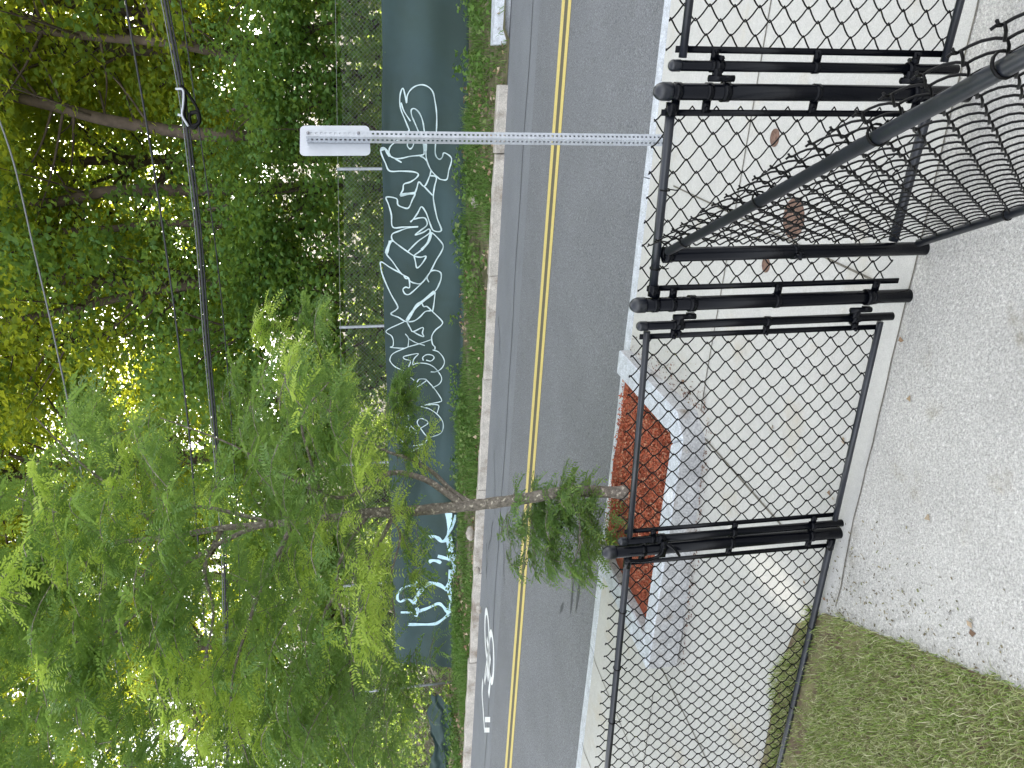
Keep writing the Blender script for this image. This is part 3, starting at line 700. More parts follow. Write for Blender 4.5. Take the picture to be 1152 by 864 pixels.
S230 = [[(435, 160), (500, 145), (560, 150), (580, 220), (510, 280), (450, 330), (540, 300), (600, 265), (605, 310), (480, 400), (375, 505)],
        [(625, 310), (590, 410), (520, 490), (440, 550)],
        [(605, 310), (640, 310), (720, 390), (755, 450), (730, 520), (680, 600), (630, 700), (600, 750), (520, 850), (450, 850), (400, 830), (380, 795), (330, 765), (290, 735), (210, 620), (140, 530), (160, 460), (185, 395), (215, 400)],
        [(290, 740), (180, 680), (85, 620), (80, 680), (110, 790), (190, 968), (262, 1098), (245, 1138), (190, 1183), (270, 1218), (360, 1263), (420, 1168), (470, 1098), (530, 1048), (665, 938), (720, 838), (735, 770), (720, 730), (665, 712), (620, 725), (580, 790), (600, 840)],
        [(330, 770), (350, 800), (385, 810), (390, 898), (350, 893), (320, 918), (340, 963), (380, 973), (430, 938), (520, 853)]]
S310 = [[(520, 290), (545, 335), (580, 335), (640, 390), (740, 490), (735, 535), (670, 590), (630, 660), (640, 740), (665, 770), (665, 800)],
        [(640, 390), (655, 300), (668, 180)], [(380, 500), (440, 490), (500, 450), (560, 390), (620, 380)],
        [(360, 495), (400, 570), (430, 605), (535, 560), (530, 620), (545, 660), (480, 635), (430, 605)],
        [(330, 500), (140, 595), (195, 650), (215, 700), (212, 760), (185, 775), (330, 785), (375, 770), (500, 735), (630, 690)],
        [(345, 630), (380, 680), (375, 770)], [(380, 680), (460, 725), (555, 755)]]
S390 = [[(370, 5), (220, 70), (180, 130), (190, 170), (240, 220), (330, 260)], [(380, 220), (400, 155), (340, 135), (325, 110), (370, 95), (485, 75), (440, 130), (420, 200)],
        [(540, 150), (535, 115), (580, 85), (640, 95), (655, 125), (620, 155), (570, 145)], [(640, 35), (700, 55), (750, 110), (768, 170), (740, 230), (680, 270), (620, 272)],
        [(420, 200), (470, 180), (560, 180), (640, 210), (700, 270), (738, 340), (715, 400), (640, 445)], [(470, 385), (500, 350), (575, 360), (480, 430), (370, 490), (280, 520)],
        [(330, 350), (400, 335), (440, 365)], [(575, 360), (640, 430), (700, 510), (738, 580), (700, 600), (550, 630), (700, 630), (688, 720)], [(370, 490), (300, 560), (250, 600), (330, 600), (430, 575)],
        [(500, 645), (600, 670), (690, 730), (745, 802), (755, 872), (730, 932), (670, 962), (585, 972), (510, 882), (475, 822), (490, 787), (530, 777), (580, 802), (585, 832), (510, 882)],
        [(585, 972), (570, 1022), (520, 1057), (420, 1072)], [(245, 732), (265, 767), (340, 747), (380, 747), (380, 802), (410, 862), (465, 912), (460, 942)],
        [(370, 867), (290, 857), (245, 902), (250, 962), (310, 1022), (360, 1060)], [(400, 862), (385, 892), (410, 922)], [(410, 1132), (490, 1092)]]
thick = {(150, 0), (230, 3)}
for y0, L_, wd in ((80, S80, .021), (150, S150, .024), (230, S230, .023), (310, S310[:4], .022), (310, S310[4:], .017), (390, S390, .018)):
    for st in L_: mark(G1, st, wd, X0, y0)
for (y0, st, wd) in [(150, [(80, 175), (120, 165), (150, 200), (180, 250)], .05), (150, [(290, 670), (360, 655), (450, 645)], .045), (230, [(140, 530), (160, 460), (185, 395)], .055), (310, [(360, 490), (420, 395), (470, 325), (530, 280), (660, 175)], .055), (230, [(625, 310), (590, 410), (520, 490)], .045), (150, [(558, 90), (560, 190)], .06)]:
    mark(G1, st, wd, X0, y0)
G1.build('graffiti', M_GRAF, sc_o)
G2 = MB(); X1 = 430
for pts in [[(675, 155), (755, 155), (752, 240), (720, 340), (695, 400), (705, 330), (692, 230)], [(780, 175), (798, 180), (795, 240), (760, 330), (715, 400), (690, 450), (670, 470), (650, 470), (690, 400), (740, 310), (765, 230)],
            [(690, 430), (745, 410), (770, 480), (765, 580), (720, 605), (705, 540), (690, 470)], [(700, 610), (790, 600), (808, 640), (795, 780), (780, 868), (755, 868), (760, 760), (748, 680), (700, 650)], [(720, 760), (730, 820), (745, 870), (715, 870)]]:
    blob(G2, pts, X1, 560)
blob(G2, [(715, 0), (795, 0), (770, 80), (740, 140), (750, 250), (745, 350), (730, 400), (745, 460), (700, 500), (680, 440), (720, 390), (725, 330), (700, 240), (670, 205), (710, 130)], X1, 640)
for st in [[(490, 430), (550, 415), (600, 435), (640, 470), (690, 460)], [(600, 630), (690, 655), (740, 675)], [(495, 700), (540, 678), (600, 685), (635, 705)]]: mark(G2, st, .075, X1, 560)
for st, wd in [([(340, 380), (360, 320), (400, 260), (450, 200), (500, 160), (560, 155), (630, 180), (700, 230)], .06), ([(390, 460), (500, 420), (600, 375), (650, 400), (700, 460)], .05), ([(280, 600), (400, 600), (560, 595), (640, 555), (720, 490)], .05),
               ([(370, 420), (385, 460), (360, 515)], .05), ([(345, 380), (300, 335), (250, 330), (195, 355), (165, 320), (175, 260), (220, 210), (280, 185), (350, 175)], .035), ([(375, 130), (360, 190), (380, 225)], .03), ([(200, 470), (330, 468)], .035)]:
    mark(G2, st, wd*1.4, X1, 640)
G2.build('graffiti', M_GRAF2, sc_o)
# collapsed length of screen lying past the end
V = []; na, nb = 60, 14
for a_ in range(na):
    for b_ in range(nb):
        u, v = a_/(na-1), b_/(nb-1); s = 12.5+3.6*u; h = .10+(.50*(1-.35*u))*v+.05*math.sin(u*17+v*4)+.03*math.sin(u*41); o_ = .75-.45*v+.10*math.sin(u*11+v*9)+.06*math.sin(u*29)
        V.append(ST(s, TF-o_, h+.05))
i = np.arange(na-1)[:, None]*nb; jx = np.arange(nb-1)[None]
tag(MB().add(V, [np.stack([i+jx, i+nb+jx, i+nb+jx+1, i+jx+1], -1).reshape(-1, 4)]).build('fallen_screen', M_FAB), 'crumpled dark green screen cloth lying below the fence past the graffiti', 'cloth')

# ---------------------------------------------------------------- verge
def verge_dz(s, t): return (np.interp(s, base_s, base_r)*ss((t-11.7)/2.4)+.10*(1-ss((t-11.7)/2.4))+.02*np.sin(s*3.1)*np.sin(t*4)-.02)*np.where((s > -.80) & (s < -.1), .08+.92*ss((t-11.6)/.7), 1.)
vb = MB(); strip(vb, S0, S1, 11.60, 14.9, 0, 300, 18, dzf=verge_dz); vb.build('verge', M_DIRT, kind='structure')
def on_verge(s, t):
    P = RH*s[:, None]+HP*t[:, None]; P[:, 2] = plane_z(P[:, 0], P[:, 1])+verge_dz(s, t); return P
N = 90000; s = rng.uniform(-5, 20, N); t = rng.uniform(11.7, 14.6, N); dens = np.sin(s*1.9)*np.sin(s*.7+t)+.4*np.sin(t*5+s*3)+rng.normal(0, .35, N)
ok = (dens > -.15) & ~((s < .9) & (t < 12.9) & (rng.random(N) < .75)); ok &= ~((s > 7.6) & (t > 13.7)) & ~((t > 14.0)); s, t = s[ok], t[ok]
hh = rng.uniform(.05, .15, len(s))*(1+.7*(np.sin(s*2.3)*np.sin(s*.9+2) > .35))
V, F = blades(on_verge(s, t), hh, .012, 1.2)
tag(MB().add(V, F).build('verge_grass', M_WEED, kind='stuff', smooth=False), 'rough green grass and weeds on the verge across the road', 'grass')
# broad-leaved weeds
LEAF6 = np.array([[0, 0], [.50, .22], [.30, .50], [0, 1.], [-.30, .50], [-.50, .22]])
def leaf_cards(C, size, droop=.35, horiz=.7, shape=LEAF6, D=None):
    """leaf polygons at C (N,3), slightly folded"""
    N = len(C); sz = np.broadcast_to(size, (N,))[:, None]*rng.uniform(.65, 1.3, (N, 1))
    nrm = rng.normal(0, 1, (N, 3)); nrm[:, 2] = np.abs(nrm[:, 2])+horiz; nrm /= np.linalg.norm(nrm, axis=1, keepdims=True)
    d = rng.normal(0, 1, (N, 3)) if D is None else D+rng.normal(0, .25, (N, 3)); d[:, 2] -= droop; d -= nrm*np.sum(d*nrm, 1, keepdims=True); d /= np.linalg.norm(d, axis=1, keepdims=True)+1e-9
    sdv = np.cross(nrm, d)
    V = C[:, None]+(shape[None, :, 1, None]*d[:, None]+shape[None, :, 0, None]*sdv[:, None]-np.abs(shape[None, :, 0, None])*.25*nrm[:, None])*sz[:, None]
    m_ = len(shape); return V.reshape(-1, 3), [np.arange(N)[:, None]*m_+np.arange(m_)[None]]
N = 15000; s = rng.uniform(-5, 20, N); t = rng.uniform(12.1, 14.6, N); ok = (np.sin(s*1.3+1)*np.sin(s*3.1+t*1.2) > .05) & ~((s > 7.6) & (t > 13.6)) & (t < 14.05); s, t = s[ok], t[ok]
P = on_verge(s, t); P[:, 2] += rng.uniform(.0, .28, len(P))
tag(MB().add(*leaf_cards(P, .07)).build('verge_weeds', M_WEED, kind='stuff', smooth=False), 'leafy green ground weeds between the far kerb and the screen', 'weeds')
s = rng.uniform(-3, 18, 2600); t = rng.uniform(11.72, 14.2, 2600); P = on_verge(s, t); P[:, 2] += .03+rng.uniform(0, .06, len(P))
ok = (np.sin(s*2.1+.5) > .2) | (t < 11.95)
tag(MB().add(*leaf_cards(P[ok], .065)).build('dry_leaves', M_DRY, kind='stuff', smooth=False), 'pale dry leaves and litter scattered on the far verge', 'dry leaves')
# a few dry leaves on the sidewalk, path and planter edge
pts = [pg(*q) for q in [(937, 793-233), (935, 555), (1047, 580), (895, 843), (897, 838), (790, 585-60), (770, 430), (762, 445), (775, 455), (780, 470), (768, 440), (750, 415), (757, 425), (786, 500), (787, 520), (783, 540), (1090, 703), (1092, 712), (950, 495), (951, 497), (928, 675), (870, 478), (1015, 385), (1026, 448), (905, 655)]]
for _ in range(60): pts.append(pg(745+rng.normal(0, 14)+40*rng.random(), 440+rng.normal(0, 30)))
P = np.array(pts); P[:, 2] = ground(P[:, 0], P[:, 1])+.006
tag(MB().add(*leaf_cards(P, np.array([.022]*25+[.010]*60), horiz=3)).build('fallen_leaves', M_DRY, kind='stuff', smooth=False), 'few dry brown leaves fallen on the sidewalk and path', 'dry leaves')
# pale stones on the verge
for (px, py, r) in [(541, 228, .16), (533, 612, .13), (541, 655, .08), (543, 700, .07)]:
    d = ray(px, py); k_ = (PC+.14-CAM@PN)/(d@PN); c = CAM+d*k_+HP*.34+UP*.02; m = MB(); V = []; F = []
    n1, n2 = 8, 12
    ph_ = rng.uniform(0, 6, 3)
    for a_ in range(n1):
        for b_ in range(n2):
            u, v = math.pi*(a_+.5)/n1, 2*math.pi*b_/n2; q = r*(1+.18*math.sin(3*v+ph_[0])*math.sin(2*u+ph_[1])); V.append(c+np.array([q*math.sin(u)*math.cos(v), q*math.sin(u)*math.sin(v)*.8, q*.6*math.cos(u)]))
    i = np.arange(n1-1)[:, None]*n2; jx = np.arange(n2)[None]; j2 = (jx+1) % n2
    m.add(V, [np.stack([i+jx, i+n2+jx, i+n2+j2, i+j2], -1).reshape(-1, 4), [list(range(n2))[::-1]], [list(range((n1-1)*n2, n1*n2))]])
    labs = {228: 'largest pale stone on the verge below the graffiti screen', 612: 'pale stone on the verge just left of the young tree trunk', 655: 'small pale stone beside the kerb near the blue graffiti', 700: 'smallest pale stone by the kerb near the bicycle marking'}
    tag(m.build('stone', M_GRAN2, smooth=False), labs[py], 'stone', 'pale stones on the verge')

# ---------------------------------------------------------------- overhead cables
def cable(pts, T, r, label, m_, n=10, name='overhead_cable'):
    P = smooth_path([onT(a_, b_, T) for a_, b_ in pts], n)
    # run on past both ends of what is seen
    a0 = P[0]+(P[0]-P[1])*n*6; a1 = P[-1]+(P[-1]-P[-2])*n*6; P = np.vstack([a0, P, a1])
    V, F = tubes(P, r, 8, ref=HP); return tag(MB().add(V, F).build(name, m_), label, 'cable', 'cables over the far side of the road')
c1 = [(185, 0), (196, 58), (206, 115), (214, 180), (224, 270), (232, 380), (241, 480), (248, 565), (252.5, 640), (254, 740), (255, 860)]
TC = 12.3
mainc = thing('overhead_cable', 'thickest overhead cable bundle, lashed with twisted wire, crossing the woods', 'cable', onT(206, 115, TC), 'cables over the far side of the road')
P = smooth_path([onT(a_, b_, TC) for a_, b_ in c1], 14); P = np.vstack([P[0]+(P[0]-P[1])*80, P, P[-1]+(P[-1]-P[-2])*80])
V, F = tubes(P, .021, 10, ref=HP); MB().add(V, F).build('cable_sheath', M_CABLE, mainc)
P2 = P+UP*.042; V, F = tubes(P2, .008, 8, ref=HP); MB().add(V, F).build('messenger_wire', M_CABLE2, mainc)
P3 = P-UP*.036+HP*.012; V, F = tubes(P3, .013, 8, ref=HP); MB().add(V, F).build('cable_sheath', M_CABLE, mainc)
cable([(141, 0), (153, 70), (165, 140), (177, 215), (188, 290), (199, 370), (213, 490), (222, 600)], 12.0, .014, 'thin dark overhead wire just above the thick cable bundle', M_CABLE)
cable([(-6, 120), (16, 185), (38, 280), (60, 375), (82, 480), (100, 580)], 11.6, .012, 'topmost pale thin overhead wire near the treetops', M_CABLE2)
cable([(203, 0), (216, 90), (229, 180), (244, 290), (254, 390), (262, 500), (268, 610), (271, 720)], 12.9, .009, 'thinnest dull wire just below the thick cable bundle', M_CABLE)
# splice loop hanging from the bundle
lp = thing('cable_splice', 'black coiled cable loop with pale metal bracket hanging on the cable bundle', 'cable fitting', onT(206, 112, TC), None)
LT = TC-.06
V, F = tubes(smooth_path([onT(203, 96, LT), onT(209, 102, LT), onT(222, 122, LT), onT(224, 134, LT), onT(219, 144, LT), onT(211, 139, LT), onT(207, 126, LT), onT(209, 112, LT), onT(205, 98, LT)], 6), .022, 8, ref=HP); MB().add(V, F).build('cable_loop', M_WIRE, lp)
V, F = tubes(smooth_path([onT(214, 127, LT), onT(223, 127, LT), onT(224, 138, LT), onT(216, 141, LT), onT(213, 133, LT), onT(214, 127, LT)], 5), .028, 8, ref=HP); MB().add(V, F).build('coil', M_WIRE, lp)
V, F = tubes(smooth_path([onT(197.5, 100, LT-.04), onT(206, 101.5, LT-.04), onT(206, 118, LT-.04), onT(205, 130, LT-.04), onT(212, 142, LT-.04)], 4), .016, 8, ref=HP); MB().add(V, F).build('bracket', M_SIGN, lp)
V, F = tubes(np.array([onT(200, 129, LT-.03), onT(205, 130, LT-.03)]), .018, 8, ref=HP); MB().add(V, F).build('clamp', M_SIGN, lp)

# ---------------------------------------------------------------- the young locust tree in the planter
TD = 5.15   # distance of its trunk
tb = at_depth(703, 551, TD); tb = pg(700, 551)+0; 
tb = ST(2.50, 4.45, .18); TD = float((tb-CAM)@fwd)
lt = thing('locust_tree', 'young honey locust with feathery light green foliage growing from the red mulch planter', 'tree', tb)
D_ = lambda px, py, dd=0.: at_depth(px, py, TD+dd)
trunk = np.vstack([[tb-UP*.1], smooth_path([tb, D_(640, 553), D_(590, 561), D_(545, 567), D_(505, 571), D_(460, 575), D_(415, 577), D_(370, 583, .05), D_(300, 590, .1), D_(250, 594, .1), D_(190, 604, .15), D_(120, 612, .2), D_(60, 628, .2), D_(-20, 655, .2), D_(-120, 670, .2)], 6)])
rr = np.interp(np.linspace(0, 1, len(trunk)), [0, .03, .3, .42, .55, .75, 1], [.052, .040, .038, .034, .025, .017, .006])*(1+.06*np.sin(np.arange(len(trunk))*1.9))
V, F = tubes(trunk, rr, 12, ref=fwd); MB().add(V, F).build('trunk', M_BARK, lt)
limbs = [([(520, 568, 0), (500, 553, -.02), (475, 538, -.06), (440, 532, -.12), (415, 548, -.2), (380, 560, -.3), (330, 540, -.5), (260, 500, -.7), (180, 470, -.9)], .026),
         ([(530, 566, 0), (508, 552, .05), (485, 530, .15), (455, 514, .25), (430, 505, .3), (380, 470, .5), (330, 430, .6), (290, 400, .7)], .020),
         ([(300, 590, .1), (270, 600, .05), (205, 637, -.2), (165, 680, -.4), (110, 730, -.6), (50, 790, -.8)], .020),
         ([(310, 589, .1), (240, 572, .3), (200, 568, .4), (150, 552, .5), (100, 540, .6), (60, 500, .8)], .016),
         ([(250, 594, .1), (230, 640, .4), (240, 690, .7), (225, 760, 1.0), (200, 840, 1.2)], .018),
         ([(330, 587, .1), (300, 650, -.3), (280, 700, -.6), (260, 780, -.9), (280, 860, -1.1)], .018),
         ([(445, 576, 0), (420, 620, .3), (370, 680, .7), (350, 760, 1.0), (380, 830, 1.1)], .016),
         ([(415, 577, 0), (380, 640, -.4), (390, 720, -.8), (400, 800, -1.0)], .014),
         ([(190, 604, .15), (140, 560, -.2), (90, 520, -.5), (40, 470, -.7)], .013),
         ([(190, 604, .15), (130, 690, .5), (60, 740, .8), (0, 790, .9)], .013),
         ([(120, 612, .2), (70, 580, .5), (20, 560, .8), (-40, 540, .9)], .012),
         ([(660, 552, 0), (652, 575, -.05), (652, 610, -.1), (640, 650, -.15)], .006), ([(640, 553, 0), (630, 575, .1), (600, 600, .2), (590, 640, .25)], .006),
         ([(430, 576, 0), (450, 600, -.3), (440, 650, -.5), (445, 700, -.6)], .009), ([(370, 583, 0), (350, 520, -.6), (340, 470, -.9), (370, 430, -1.0)], .012)]
lpath = []
for pts, r0 in limbs:
    P = smooth_path([D_(*q) for q in pts], 6); lpath.append(P); V, F = tubes(P, np.linspace(r0, .003, len(P)), 8, ref=fwd); MB().add(V, F).build('branch', M_BARK, lt)
# foliage: (px, py, depth offset, radius px, number of twigs, droop)
clumps = []
def inpoly(x, y, poly):
    c = False; j_ = len(poly)-1
    for i_ in range(len(poly)):
        if ((poly[i_][1] > y) != (poly[j_][1] > y)) and (x < (poly[j_][0]-poly[i_][0])*(y-poly[i_][1])/(poly[j_][1]-poly[i_][1])+poly[i_][0]): c = not c
        j_ = i_
    return c
crown = [(-160, 470), (20, 560), (60, 470), (140, 450), (180, 500), (215, 540), (262, 510), (285, 430), (330, 345), (385, 370), (410, 430), (400, 470), (425, 520), (400, 560), (430, 600), (440, 650), (425, 700), (450, 740), (440, 800), (440, 960), (-160, 960)]
twP = []; twL = []; n_t = 0
while n_t < 1080:
    px, py = rng.uniform(-160, 450), rng.uniform(340, 960)
    if not inpoly(px, py, crown): continue
    lat = np.hypot(px-230, py-650)/420; dd = rng.uniform(-1, 1)*1.75*math.sqrt(max(.08, 1-min(1, lat)**2))
    if ((px-250)/62)**2+((py-615)/52)**2 < 1 and dd < .7 and rng.random() < .85: continue
    if ((px-385)/60)**2+((py-578)/16)**2 < 1 and dd < .2 and rng.random() < .9: continue
    # scattered holes where what is behind shows through
    hole = math.sin(px*.045+1.3)*math.sin(py*.038+.6)+.5*math.sin(px*.11+py*.07)
    if hole < -.40 and rng.random() < .85: continue
    twP.append(D_(px, py, dd)); twL.append(.34); n_t += 1
for (px, py, dd, rad, n_) in [(450, 440, .4, 14, 9), (440, 465, .4, 12, 8), (455, 455, .3, 10, 5), (445, 500, .2, 10, 5), (470, 505, .1, 8, 3), (300, 370, .6, 16, 8), (345, 360, .7, 16, 9), (90, 470, .5, 22, 10), (130, 520, .3, 20, 8), (270, 440, .5, 18, 9),
                              (610, 590, .1, 24, 16), (650, 575, 0, 22, 14), (655, 610, 0, 16, 9), (620, 625, .1, 22, 10), (600, 575, .15, 18, 8), (645, 645, 0, 14, 5), (585, 640, .2, 14, 4), (570, 590, .2, 12, 3), (630, 560, -.05, 12, 6),
                              (450, 610, -.2, 16, 5), (455, 650, -.2, 14, 4), (470, 745, 0, 14, 3), (455, 790, 0, 20, 6), (440, 560, -.3, 14, 4)]:
    for _ in range(n_): twP.append(D_(px+rng.normal(0, rad*.6), py+rng.normal(0, rad*.6), dd+rng.normal(0, .12))); twL.append(.20)
twP = np.array(twP); twL = np.array(twL)
def fronds(roots, Ls, tips):
    """twigs with pinnate leaves: rachis curves carrying pairs of small leaflets"""
    TW = []; RP = []; RD = []
    for P, L_ in zip(roots, Ls):
        an = rng.uniform(0, 2*math.pi); out = np.array([math.cos(an), math.sin(an), rng.uniform(-.2, .5)])
        c = np.array([P+out*L_*u+UP*(-.45*L_*u*u) for u in np.linspace(-.45, .55, 5)]); TW.append(c)
        nf = int(26*L_/.34*.5)+4
        for q in range(nf):
            u = rng.random(); b_ = c[0]*(1-u)+c[-1]*u+UP*.2*L_*u*(1-u); a2 = rng.uniform(0, 2*math.pi)
            dr = nz(out*.5+np.array([math.cos(a2), math.sin(a2), rng.uniform(-.5, .35)])); RP.append(b_); RD.append(dr)
    RP = np.array(RP); RD = np.array(RD); N = len(RP); L = rng.uniform(.10, .19, N)[:, None]; nl_ = 10
    pos = []; dirs = []; nor = []
    side0 = np.cross(RD, UP); side0 /= np.linalg.norm(side0, axis=1, keepdims=True)+1e-9; roll = rng.normal(0, .5, N)[:, None]
    nn = np.cross(side0, RD); side = side0*np.cos(roll)+nn*np.sin(roll); nrm = np.cross(side, RD)
    for q in range(nl_):
        u = (q+1)/nl_; b_ = RP+RD*L*u-UP*(.35*L*u*u)
        for sg in (-1, 1):
            pos.append(b_); dirs.append(sg*side*.85+RD*.5-UP*.15); nor.append(nrm)
    pos = np.concatenate(pos); dirs = np.concatenate(dirs); dirs /= np.linalg.norm(dirs, axis=1, keepdims=True); nor = np.concatenate(nor)
    pos += rng.normal(0, .002, pos.shape)
    wv = np.cross(dirs, nor); wv /= np.linalg.norm(wv, axis=1, keepdims=True)+1e-9
    ll = rng.uniform(.024, .038, len(pos))[:, None]; ww = ll*.19
    V = np.stack([pos, pos+dirs*ll*.45+wv*ww, pos+dirs*ll, pos+dirs*ll*.45-wv*ww], 1).reshape(-1, 3)
    return np.array(TW), V, [np.arange(len(pos))[:, None]*4+np.array([[0, 1, 2, 3]])]
_q = twP@RI*3.1; _w = twP@DN*3.4; sel = (np.sin(_q+1)*np.sin(_w+.5)+.5*np.sin(_q*2.3+_w)+rng.normal(0, .35, len(twP))) > .55  # twigs given the brighter leaflets, gathered in clumps by a wave pattern
TWa, Va, Fa = fronds(twP[~sel], twL[~sel], False); TWb, Vb, Fb = fronds(twP[sel], twL[sel], True)
V, F = tubes(np.concatenate([TWa, TWb]), .0022, 4, caps=False, ref=np.array([.3, .5, .8])); MB().add(V, F).build('twigs', M_BARK, lt, kind='stuff')
MB().add(Va, Fa).build('crown', M_LOCUST, lt, smooth=False); MB().add(Vb, Fb).build('bright_leaves', M_LOCBRIGHT, lt, smooth=False)

# ---------------------------------------------------------------- the woods
def forest_tree(name, H, lean, crown_r, n_cl, per, leafm, size, label, rt=.17, low=.22):
    """trunk, limbs and a crown of leaf clumps; built at the origin, returns the root"""
    o = thing(name, label, 'tree', (0, 0, 0), 'trees in the woods behind the screened fence')
    tp = np.array([[lean*H*.5*u*u+.15*math.sin(u*5+lean*9), .2*math.sin(u*4+lean), H*u] for u in np.linspace(-.04, 1, 16)])
    V, F = tubes(tp, np.interp(np.linspace(0, 1, 16), [0, .08, 1], [rt*1.35, rt, .03]), 10, ref=np.array([0, 1., 0])); MB().add(V, F).build('trunk', M_BARKF, o)
    bm = MB(); C = []
    for q in range(n_cl):
        u = rng.uniform(low, 1.0); b_ = np.array([np.interp(u, np.linspace(-.04, 1, 16), tp[:, i_]) for i_ in range(3)])
        an = rng.uniform(0, 2*math.pi); rad = crown_r*math.sin(math.pi*min(1, .18+.80*(1-(u-low)/(1-low))))**.7*rng.uniform(.25, 1.0)+.2
        e_ = b_+np.array([math.cos(an)*rad, math.sin(an)*rad, rad*.35+rng.uniform(-.3, .6)])
        if q % 2 == 0:
            md = (b_+e_)/2+np.array([0, 0, -.1*rad+rng.normal(0, .12)]); st = b_-UP*rad*.3
            V, F = tubes(smooth_path([st, md, e_], 4), np.linspace(max(.02, .05*(1.2-u)+.01*rad), .006, 9), 5, caps=False, ref=np.array([.3, .2, .93])); bm.add(V, F)
        C.append(e_)
    bm.build('branches', M_BARKF, o)
    C = np.array(C); idx = np.repeat(np.arange(n_cl), per); n_ = len(idx)
    g = rng.normal(0, 1, (n_, 3)); g /= np.linalg.norm(g, axis=1, keepdims=True); g *= rng.random((n_, 1))**.45
    rr_ = rng.uniform(.55, 1.15, n_cl)[idx][:, None]; P = C[idx]+g*rr_*[1, 1, .62]
    MB().add(*leaf_cards(P, size, D=g*[1, 1, .3])).build('crown', leafm, o, smooth=False)
    return o
tA = forest_tree('maple_tree', 15, .12, 3.4, 120, 290, M_LEAF, .112, 'x')
tB = forest_tree('maple_tree', 17, -.08, 3.8, 130, 290, M_LEAF, .112, 'x', low=.15)
tC = forest_tree('maple_tree', 12.5, .05, 3.0, 100, 240, M_LEAF2, .12, 'x', low=.12)
shA = forest_tree('sapling', 4.2, .10, 1.5, 38, 200, M_LEAF2, .11, 'x', rt=.035, low=.12)
shB = forest_tree('sapling', 5.2, -.12, 1.8, 46, 200, M_LEAF2, .11, 'x', rt=.04, low=.08)
for o in (shA, shB): o['group'] = 'saplings behind the screened fence'; o['category'] = 'sapling'
def tz(s, t):
    p = RH*s+HP*t; return np.array([p[0], p[1], plane_z(p[0], p[1])+float(terrain_dz(np.array(s*1.), np.array(t*1.)))])
used = set()
def put(src, s, t, rz, sc, label):
    o = src if src.name not in used else copy_tree(src)
    used.add(src.name); p = tz(s, t); o.location = p; o.rotation_euler = (0, 0, rz); o.scale = (sc, sc, sc); o['label'] = label; return o
import itertools
woods = [(tA, -1.0, 18.0, 2.9, 1.0, 'maple with the long leaning trunk at the right, behind the cable splice'),
 (tB, 1.3, 20.0, .6, .95, 'tall maple just left of the long leaning trunk'),
 (tC, 3.6, 17.6, 2.2, 1.0, 'dark leafed maple behind the street sign and first graffiti letters'),
 (tA, 5.8, 20.5, 4.1, .9, 'maple behind the middle of the white graffiti'),
 (tB, 8.6, 18.2, 5.0, .85, 'maple behind the young locust tree trunk'),
 (tC, 11.2, 19.5, .9, 1.0, 'maple behind the blue graffiti and locust crown'),
 (tA, 14.0, 18.5, 3.4, .95, 'maple at the far left behind the end of the screen'),
 (tB, 17.5, 20.0, 1.4, 1.0, 'leftmost maple in the woods past the collapsed screen'),
 (tC, -4.2, 17.5, 4.4, 1.1, 'rightmost maple close behind the screened fence'),
 (tB, -6.5, 20.5, 2.2, 1.0, 'maple at the right edge, second row of the woods'),
 (tA, 20.5, 25.0, 2.5, 1.1, 'distant maple at the left edge of the woods'),
 (tB, -12.0, 21.0, 1.1, 1.1, 'unseen maple added beyond the right edge to shade the road'),  # maples beyond the right edge are unseen, added to keep sun off the ground
 (tC, -9.5, 17.5, 3.3, 1.25, 'unseen low crowned maple added beyond the right edge close to the fence to block sun'),
 (tB, -2.5, 25.5, 3.9, .9, 'sunlit yellow-green maple deep in the woods at the right'),
 (tA, 3.2, 25.5, 1.7, .85, 'sunlit maple deep in the woods left of the street sign'),
 (tA, -8.5, 26.0, 5.3, 1.1, 'maple deep in the woods at the right edge'),
 (tC, -13.0, 20.0, 1.3, 1.3, 'unseen low maple added beyond the right edge, near the road, to block sun'),
 (tC, .3, 27.0, .4, 1.15, 'deep maple between the leaning trunk and the dark trunk'),
 (tB, -5.2, 24.0, .2, .95, 'second row maple behind the right end of the cables'),
 (tC, .1, 22.6, 2.0, 1.0, 'low maple between the two nearest bare trunks'),
 (tC, 4.9, 24.0, 1.0, 1.1, 'second row maple filling the gap over the middle letters'),
 (tA, 8.3, 23.5, 3.0, .85, 'second row maple behind the fork of the locust tree'),
 (tC, 11.3, 24.5, 4.6, 1.1, 'second row maple behind the blue graffiti'),
 (tB, 14.5, 23.5, 2.3, .85, 'second row maple behind the end of the screen'),
 (tB, -15.0, 24.0, 2.6, 1.25, 'unseen far maple added beyond the right edge of the woods to block sun')]
for a_ in woods: put(*a_)
pl_s = [(-5.2, 'at the right edge'), (-3.6, 'below the right maple'), (-2.3, 'right of the cable splice'), (-1.0, 'under the cable splice'), (-.1, 'at the foot of the leaning trunk'), (.9, 'beside the leaning trunk base'), (2.0, 'behind the street sign plate'), (3.1, 'left of the street sign plate'),
        (4.5, 'over the middle graffiti letters'), (6.0, 'at the right side of the locust crown'), (7.2, 'behind the locust fork'), (8.6, 'behind the locust trunk'), (10.1, 'behind the first blue graffiti'), (11.6, 'above the last blue graffiti'), (13.3, 'just past the screen end'), (15.0, 'left of the screen end'), (17.0, 'above the collapsed cloth'), (19.0, 'at the left edge')]
for q, (s, wh) in enumerate(pl_s):
    put(shA if q % 2 else shB, s+rng.normal(0, .15), 15.4+rng.uniform(0, 1.1), rng.uniform(0, 6), rng.uniform(.8, 1.1) if s > 0 else .8, 'green leafy sapling behind the wire fence '+wh)

